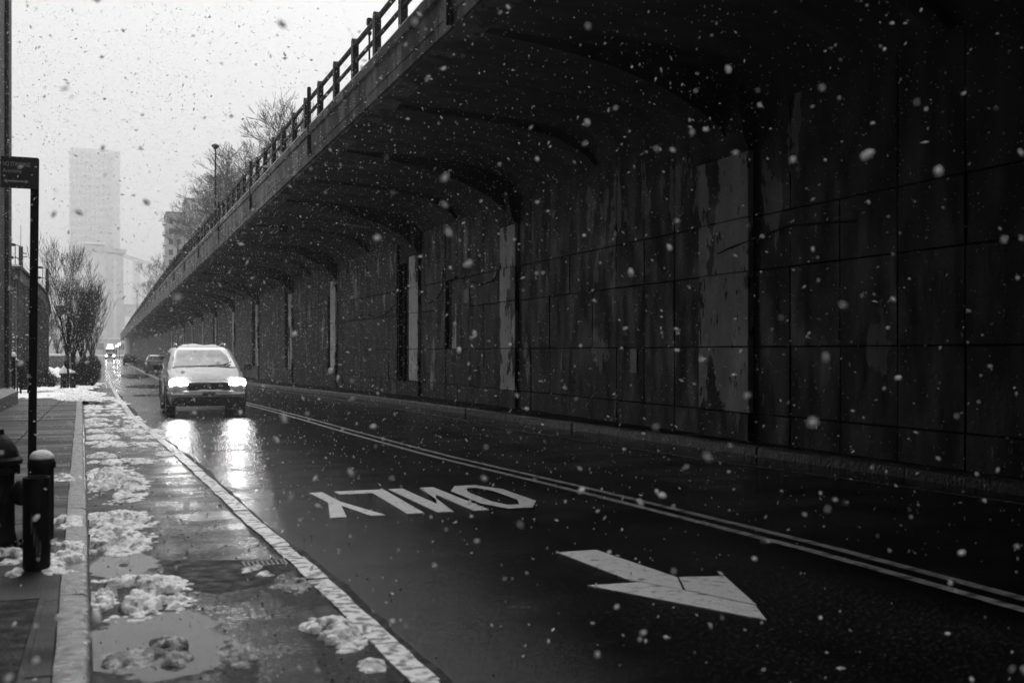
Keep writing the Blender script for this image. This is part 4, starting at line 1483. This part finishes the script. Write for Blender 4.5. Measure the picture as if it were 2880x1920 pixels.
def suv(name, label, loc, rz, paint, lit, snowy):
    """front faces local -Y"""
    t = empty(name, loc, rz)
    tag(t, label, 'car')
    st = [  # y, half width, hood/belt z, bottom z
        (0.00, .66, .70, .36), (.05, .78, .80, .27), (.16, .865, .87, .24), (.40, .905, .945, .23), (.80, .925, 1.03, .24), (1.20, .93, 1.095, .25),
        (1.45, .93, 1.105, .25), (2.4, .93, 1.11, .25), (3.4, .93, 1.13, .25), (4.0, .915, 1.14, .27), (4.35, .88, 1.12, .30), (4.52, .80, 1.06, .38), (4.56, .70, .95, .45)]
    rings = []
    for (y, w_, tz, b) in st:
        mid = b + (tz - b) * .55
        half = [(w_ * .80, b), (w_ - .05, b + .05), (w_ - .01, b + .17), (w_, mid), (w_ - .015, mid + (tz - mid) * .5), (w_ - .06, tz - .05), (w_ - .15, tz), (w_ * .45, tz + .018)]
        rings.append([(x, y, z) for x, z in half] + [(-x, y, z) for x, z in reversed(half)])
    body = MB().loft(rings).build('body', paint, t, smooth=True, angle=38)
    cutters = []
    for y in (.88, 3.58):
        for s in (-1, 1):
            cutters.append(MB().lathe([(.43, -.2), (.43, .2)], 28, (s * .86, y, .37), 'x').build('cut', MT['dark'], t))
    apply_bool(body, cutters)
    for y in (.88, 3.58):
        for s in (-1, 1):
            # dark arch cladding and liner
            prof = []
            mb = MB()
            rings = []
            for k in range(15):
                a = R(-8 + 196 * k / 14)
                rings.append([(s * xx, y + rr_ * math.cos(a), .37 + rr_ * math.sin(a)) for xx, rr_ in ((.945, .425), (.945, .475), (.90, .485), (.70, .43), (.70, .42))])
            mb.loft(rings)
            mb.build('wheel_arch', MT['plastic'], body, smooth=True, angle=40)
            wheel(t, s * .815, y, s)
    # cabin: pillars and roof shell
    gh = MB()
    gh.loft([rring(.865, 1.18, 4.36, 1.06, .12), rring(.84, 1.38, 4.30, 1.20, .12), rring(.72, 1.95, 4.10, 1.52, .14), rring(.66, 2.14, 3.98, 1.60, .16), rring(.52, 2.40, 3.75, 1.645, .2)])
    cab = gh.build('cabin', paint, t, smooth=True, angle=40)

    def on_front(xf, tt, off):
        """point on windscreen plane: tt 0 bottom..1 top"""
        z = 1.115 + tt * (1.545 - 1.115)
        y = 1.255 + (z - 1.115) * (2.03 - 1.255) / (1.545 - 1.115)
        bow = .015 * (xf ** 2)
        hw_ = .80 - tt * .145
        return (xf * hw_ * .93, y + bow - off, z + off * .6)
    def screen(off, xa, xb, ta, tb, name, material, n=12, m=5):
        vs = [on_front(xa(ta + (tb - ta) * j / m) + (xb(ta + (tb - ta) * j / m) - xa(ta + (tb - ta) * j / m)) * i / n, ta + (tb - ta) * j / m, off) for j in range(m + 1) for i in range(n + 1)]
        fs = [(j * (n + 1) + i, j * (n + 1) + i + 1, (j + 1) * (n + 1) + i + 1, (j + 1) * (n + 1) + i) for j in range(m) for i in range(n)]
        return MB().add(vs, fs).build(name, material, t, smooth=True)
    screen(.030, lambda q: -1.0, lambda q: 1.0, .0, 1.0, 'windscreen', MT['glass'])
    if snowy:
        screen(.038, lambda q: -.97, lambda q: .70 + .20 * math.sin(q * 3.0 + .2) - (.10 if q < .2 else 0), .04, .97, 'windscreen_snow', MT['frost'])
        MB().tube([on_front(-.8, -.01, .06), on_front(.1, .02, .06), on_front(.85, .08, .06)], .012, 5).build('wiper', MT['plastic'], t)
        MB().tube([on_front(.45, -.02, .07), on_front(.92, .22, .07)], .012, 5).build('wiper', MT['plastic'], t)
    for s in (-1, 1):
        # side glass
        def sidept(y, q):
            z = 1.14 + q * .36
            x = .862 - q * .125
            return (s * (x + .012), y, z)
        for nm, poly in (('side_window', [(1.55, .0), (2.62, .0), (2.62, .98), (2.10, .92)]), ('side_window', [(2.70, .0), (3.52, .0), (3.50, .96), (2.70, .98)]), ('side_window', [(3.60, .05), (4.08, .25), (3.95, .85), (3.58, .94)])):
            p = [sidept(*q) for q in poly]
            MB().add(p, [(0, 1, 2, 3)] if s > 0 else [(3, 2, 1, 0)]).build(nm, MT['glass'], t)
        # door seams, handle, mirror, rail
        for yy in (1.52, 2.66, 3.55):
            MB().box(s * .928, s * .934, yy, yy + .012, .38, 1.08).build('door_seam', MT['dark'], t)
        for yy in (2.42, 3.38):
            MB().cbox(min(s * .93, s * .965), max(s * .93, s * .965), yy, yy + .2, .97, 1.0, .008).build('door_handle', paint, t)
        MB().box(min(s * .90, s * .945), max(s * .90, s * .945), 1.35, 3.1, .27, .45).build('sill_cladding', MT['plastic'], t)
        mr = MB()
        mr.loft([[(s * (.93 + dx), 1.52 + dy + (.11 - .3 * abs(k - 2) * .05) * math.sin(a), 1.13 + .085 * sc_ * math.cos(a)) for a in [6.283 * j / 12 for j in range(12)]] for k, (dx, dy, sc_) in enumerate(((.03, .04, .35), (.06, .02, .85), (.14, 0, 1.0), (.21, .02, .9), (.24, .05, .45)))])
        mr.build('mirror', MT['plastic'], t, smooth=True, angle=50)
        MB().tube([(s * .58, 2.22, 1.60), (s * .60, 2.32, 1.69), (s * .60, 3.1, 1.715), (s * .58, 3.85, 1.66), (s * .57, 3.95, 1.59)], .022, 8).build('roof_rail', MT['chrome'], t, smooth=True)
        # head lamps wrap round the corner
        hl = MB()
        pts = []
        for k in range(11):
            q = k / 10
            x = .46 + .41 * q
            y = .035 + .02 * q + .24 * max(0, q - .35) ** 1.6
            hh_ = .035 + .085 * math.sqrt(max(0, 1 - (1.9 * q - .95) ** 2))
            zt_, zb_ = .745 + .03 * q + hh_, .745 + .03 * q - hh_
            pts.append([(s * x, y - .012, zb_), (s * x, y - .035, (zb_ + zt_) / 2), (s * x, y + .02, zt_), (s * x, y + .10, (zb_ + zt_) / 2)])
        hl.loft(pts)
        hd = hl.build('headlight', MT['lamp'] if lit else MT['chrome'], t, smooth=True, angle=60)
        if lit:
            ld = bpy.data.lights.new('headlight_beam', 'SPOT')
            ld.energy = 70
            ld.spot_size = R(75)
            ld.spot_blend = .8
            ld.shadow_soft_size = .07
            lo = bpy.data.objects.new('headlight_beam', ld)
            COL.objects.link(lo)
            lo.parent = t
            lo.location = (s * .68, -.08, .74)
            lo.rotation_euler = (R(-90 + 180 - 4), 0, R(180))
        # fog lamp pockets and rear lamps
        MB().cbox(min(s * .56, s * .80), max(s * .56, s * .80), -.0, .12, .33, .43, .02).build('fog_pocket', MT['plastic'], t)
        MB().cbox(min(s * .56, s * .86), max(s * .56, s * .86), 4.42, 4.60, .92, 1.08, .03).build('tail_light', MT['tail'], t)
    # front end
    MB().loft([[(-.50, -.05, .57), (.50, -.05, .57), (.46, .02, .80), (-.46, .02, .80)], [(-.50, .10, .57), (.50, .10, .57), (.46, .12, .80), (-.46, .12, .80)]]).build('grille', MT['plastic'], t)
    for k in range(4):
        z = .60 + .052 * k
        MB().box(-.45, .45, -.058 + .016 * k, -.01 + .016 * k, z, z + .012).build('grille_bar', MT['chrome'] if k == 3 else MT['plastic'], t)
    MB().lathe([(.055, -.05), (.055, -.02)], 16, (0, -.01, .70), 'y').build('badge', MT['chrome'], t)
    bumper = [(.84, .10), (.72, .0), (.45, -.055), (0, -.075)]
    bp = [(x, y) for x, y in bumper] + [(-x, y) for x, y in reversed(bumper[:-1])]
    MB().loft([[(x * 1.0, y + .02, .445) for x, y in bp] + [(x * .92, .3, .445) for x, y in reversed(bp)], [(x, y - .02, .505) for x, y in bp] + [(x * .92, .3, .505) for x, y in reversed(bp)], [(x * .985, y + .01, .568) for x, y in bp] + [(x * .92, .3, .568) for x, y in reversed(bp)]]).build('bumper', paint, t, smooth=True, angle=35)
    MB().loft([[(x * .96, y + .09, .235) for x, y in bp] + [(x * .9, .35, .235) for x, y in reversed(bp)], [(x * .99, y + .015, .36) for x, y in bp] + [(x * .9, .35, .36) for x, y in reversed(bp)], [(x * .985, y + .02, .442) for x, y in bp] + [(x * .9, .35, .442) for x, y in reversed(bp)]]).build('lower_bumper', MT['plastic'], t, smooth=True, angle=35)
    npl = MB().cbox(-.155, .155, -.105, -.09, .452, .562, .004).build('number_plate', MT['plate'], t)
    for k in range(7):
        xx = -.12 + .036 * k
        MB().box(xx, xx + .022, -.1085, -.1045, .482, .535).build('plate_character', MT['plastic'], npl)
    MB().box(-.60, .60, 4.5, 4.57, .55, .72).build('rear_bumper', MT['plastic'], t)
    # rear window
    MB().add([(-.70, 4.30, 1.20), (.70, 4.30, 1.20), (.60, 4.125, 1.50), (-.60, 4.125, 1.50)], [(0, 1, 2, 3)]).build('rear_window', MT['glass'], t)
    if snowy:
        def shell(fun, n, m, name, seed, h):
            vs, fs = [], []
            for j in range(m + 1):
                for i in range(n + 1):
                    a, b = i / n, j / m
                    x, y, z = fun(a * 2 - 1, b)
                    e = min(1, 6 * min(a, 1 - a, b, 1 - b) + .0)
                    vs.append((x, y, z + e * h * (1 + .6 * mnoise.noise((x * 4, y * 4, seed))) + .002))
            for j in range(m):
                for i in range(n):
                    p = j * (n + 1) + i
                    fs.append((p, p + 1, p + n + 2, p + n + 1))
            return MB().add(vs, fs).build(name, MT['car_snow'], t, smooth=True)
        def hoodf(a, b):
            y = .09 + b * 1.17
            tz = lerp_tab([(s_[0], s_[2]) for s_ in st], y)
            hw_ = lerp_tab([(s_[0], s_[1]) for s_ in st], y) - .15 - .03 * (1 - b)
            edge = mnoise.noise((a * 4, b * 3, 1)) * .03
            return (a * hw_, y + (edge if b < .05 else 0), tz + .018 * (1 - abs(a)))
        shell(hoodf, 22, 16, 'bonnet_snow', 2, .035)
        def rooff(a, b):
            y = 2.10 + b * 1.85
            z = 1.60 + .05 * math.sin(math.pi * min(1, max(0, b))) ** .5 * (1 - .35 * a * a)
            return (a * .56, y, z - .02)
        shell(rooff, 18, 14, 'roof_snow', 5, .06)
        def lip(a, b):
            return (a * .66, -.085 + b * .11 + .045 * a * a + (.08 if abs(a) > .8 else 0) * (abs(a) - .8) * 5, .570)
        shell(lip, 26, 4, 'bumper_snow', 8, .045)
        def lip2(a, b):
            return (a * .46, -.03 + b * .10, .800 - .02 * (1 - b))
        shell(lip2, 20, 3, 'grille_snow', 9, .03)
    return t


suv('suv', 'silver SUV with snow on bonnet and windscreen driving towards us with headlights on', (2.21, 26.78, zg(27.5)), 0, MT['carpaint'], True, True)
suv('parked_car', 'grey parked car with its back to us under the highway behind the SUV', (4.05, 106.6, zg(105)), math.pi, MT['carpaint2'], False, False)
suv('parked_car', 'dark far parked car under the highway beside the truck', (3.0, 176, zg(176)), math.pi, MT['plastic'], False, False)

# truck
t = empty('truck', (.35, 262, zg(262)))
tag(t, 'distant box truck with lit headlights and lit roof sign driving towards us', 'truck')
MB().cbox(-1.22, 1.22, 1.8, 8.5, .9, 3.75, .05).build('cargo_box', MT['tower_far'], t)
MB().loft([rring(1.1, 0, 2.2, .55, .15), rring(1.12, -.02, 2.2, 1.3, .2), rring(1.08, .1, 2.2, 1.75, .2), rring(.98, .45, 2.2, 2.6, .2), rring(.85, .7, 2.0, 2.75, .25)]).build('cab', MT['carpaint'], t, smooth=True, angle=40)
MB().add([(-.95, .09, 1.75), (.95, .09, 1.75), (.86, .41, 2.5), (-.86, .41, 2.5)], [(0, 1, 2, 3)]).build('windscreen', MT['glass'], t)
MB().cbox(-1.1, 1.1, -.18, .1, .45, .75, .04).build('bumper', MT['steel'], t)
MB().cbox(-.6, .6, -.06, .02, .95, 1.45, .03).build('grille', MT['plastic'], t)
for s in (-1, 1):
    MB().lathe([(.0, -.12), (.16, -.11), (.17, -.02)], 16, (s * .82, 0, 1.0), 'y').build('headlight', MT['lamp_far'], t)
    MB().cbox(s * 1.32 - .09, s * 1.32 + .09, .3, .42, 1.7, 2.3, .03).box(min(s * 1.05, s * 1.3), max(s * 1.05, s * 1.3), .34, .38, 1.95, 2.0).build('mirror', MT['plastic'], t)
    for yy in (.9, 6.5):
        MB().lathe([(.0, -.15), (.42, -.15), (.46, -.1), (.46, .1), (.42, .15), (0, .15)], 20, (s * .95, yy, .46), 'x').build('wheel', MT['tyre'], t)
MB().box(-.78, .78, .36, .44, 2.62, 2.86).build('roof_sign', MT['signlight'], t)
MB().box(-.5, .5, 1.72, 1.8, 3.0, 3.5).build('box_sign', MT['signlight'], t)

# lit lamps along the far underside
for (x, y, z, lab) in ((2.62, 300, 3.45, 'bright lit roadside lamp just right of the truck'), (2.15, 320, 3.0, 'smaller lit roadside lamp close beside the truck')):
    t = empty('lit_lamp', (x, y, zg(y)))
    tag(t, lab, 'lamp')
    MB().lathe([(.08, 0), (.06, z + .4)], 8).build('pole', MT['rail'], t)
    MB().cbox(-.35, .35, -.25, .1, z + .42, z + .62, .04).build('hood', MT['rail'], t)
    MB().cbox(-.30, .30, -.28, -.251, z + .2, z + .6, .01).build('lamp_lens', mat_emit('lamp_lens', .9, 25), t)

# ------------------------------------------------------------------ falling snow
def flakes(n, seed):
    r = np.random.RandomState(seed)
    P = np.stack([r.uniform(-6, 9, n), r.uniform(.7, 46, n), r.uniform(.03, 15, n)], 1)
    x, y, z = P.T
    keep = ~((x > DECK_X - .1) & (z > 5.3)) & ~((x < -2.6) & (y < 33)) & (np.hypot(x, y) > 1.6)
    P = P[keep]
    m = len(P)
    s = np.minimum(np.exp(r.normal(-5.28, .45, m)), .0135)
    base = np.array([(1, 0, 0), (-1, 0, 0), (0, 1, 0), (0, -1, 0), (0, 0, 1), (0, 0, -1)], float)
    q = r.normal(size=(m, 4))
    q /= np.linalg.norm(q, axis=1)[:, None]
    a, b, c, d = q.T
    Rm = np.stack([np.stack([1 - 2 * (c * c + d * d), 2 * (b * c - a * d), 2 * (b * d + a * c)], 1),
                   np.stack([2 * (b * c + a * d), 1 - 2 * (b * b + d * d), 2 * (c * d - a * b)], 1),
                   np.stack([2 * (b * d - a * c), 2 * (c * d + a * b), 1 - 2 * (b * b + c * c)], 1)], 1)
    V = base[None] * r.uniform(.55, 1.35, (m, 6, 1)) * np.array([1.6, .8, .55])[None, None] * s[:, None, None]
    V = np.einsum('mij,mkj->mki', Rm, V) + P[:, None, :]
    near = np.hypot(P[:, 0], P[:, 1]) < 5
    t_ = (1 + 5 ** .5) / 2
    ico = np.array([(-1, t_, 0), (1, t_, 0), (-1, -t_, 0), (1, -t_, 0), (0, -1, t_), (0, 1, t_), (0, -1, -t_), (0, 1, -t_), (t_, 0, -1), (t_, 0, 1), (-t_, 0, -1), (-t_, 0, 1)]) / 1.9
    icf = np.array([(0, 11, 5), (0, 5, 1), (0, 1, 7), (0, 7, 10), (0, 10, 11), (1, 5, 9), (5, 11, 4), (11, 10, 2), (10, 7, 6), (7, 1, 8), (3, 9, 4), (3, 4, 2), (3, 2, 6), (3, 6, 8), (3, 8, 9), (4, 9, 5), (2, 4, 11), (6, 2, 10), (8, 6, 7), (9, 8, 1)])
    k = int(near.sum())
    W = ico[None] * r.uniform(.75, 1.2, (k, 12, 1)) * np.array([1.5, .9, .65])[None, None] * s[near][:, None, None]
    W = np.einsum('mij,mkj->mki', Rm[near], W) + P[near][:, None, :]
    V = V[~near]
    m = len(V)
    G = (icf[None] + 12 * np.arange(k)[:, None, None]).reshape(-1, 3) + 6 * m
    F = np.array([(0, 2, 4), (2, 1, 4), (1, 3, 4), (3, 0, 4), (2, 0, 5), (1, 2, 5), (3, 1, 5), (0, 3, 5)])
    F = (F[None] + 6 * np.arange(m)[:, None, None]).reshape(-1, 3)
    return V.reshape(-1, 3).tolist() + W.reshape(-1, 3).tolist(), F.tolist() + G.tolist()


fm = bpy.data.materials.new('snow_flake')
fm.use_nodes = True
ft_ = fm.node_tree
ft_.nodes.clear()
fo = ft_.nodes.new("ShaderNodeOutputMaterial")
fd = ft_.nodes.new("ShaderNodeBsdfDiffuse")
fd.inputs[0].default_value = (.95, .95, .95, 1)
fl_ = ft_.nodes.new("ShaderNodeBsdfTranslucent")
fl_.inputs[0].default_value = (.95, .95, .95, 1)
fx = ft_.nodes.new("ShaderNodeMixShader")
fx.inputs[0].default_value = .4
ft_.links.new(fd.outputs[0], fx.inputs[1])
ft_.links.new(fl_.outputs[0], fx.inputs[2])
ft_.links.new(fx.outputs[0], fo.inputs[0])
tag(MB().add(*flakes(200000, 3)).build('falling_snow', fm), 'snowflakes drifting through the whole street', 'snow', kind='stuff')

# ------------------------------------------------------------------ haze: snow filled air round the whole place
hm = bpy.data.materials.new('haze')
hm.use_nodes = True
ht = hm.node_tree
ht.nodes.clear()
ho = ht.nodes.new("ShaderNodeOutputMaterial")
pv = ht.nodes.new("ShaderNodeVolumePrincipled")
pv.inputs["Color"].default_value = (.97, .97, .97, 1)
pv.inputs["Density"].default_value = .00065
pv.inputs["Anisotropy"].default_value = .85
ht.links.new(pv.outputs[0], ho.inputs["Volume"])
hz_ = MB().box(-920, 920, -320, 2020, -1.7, 250).build('haze', hm)
tag(hz_, 'pale snowy haze filling the street and hiding the far towers', 'haze', kind='stuff')
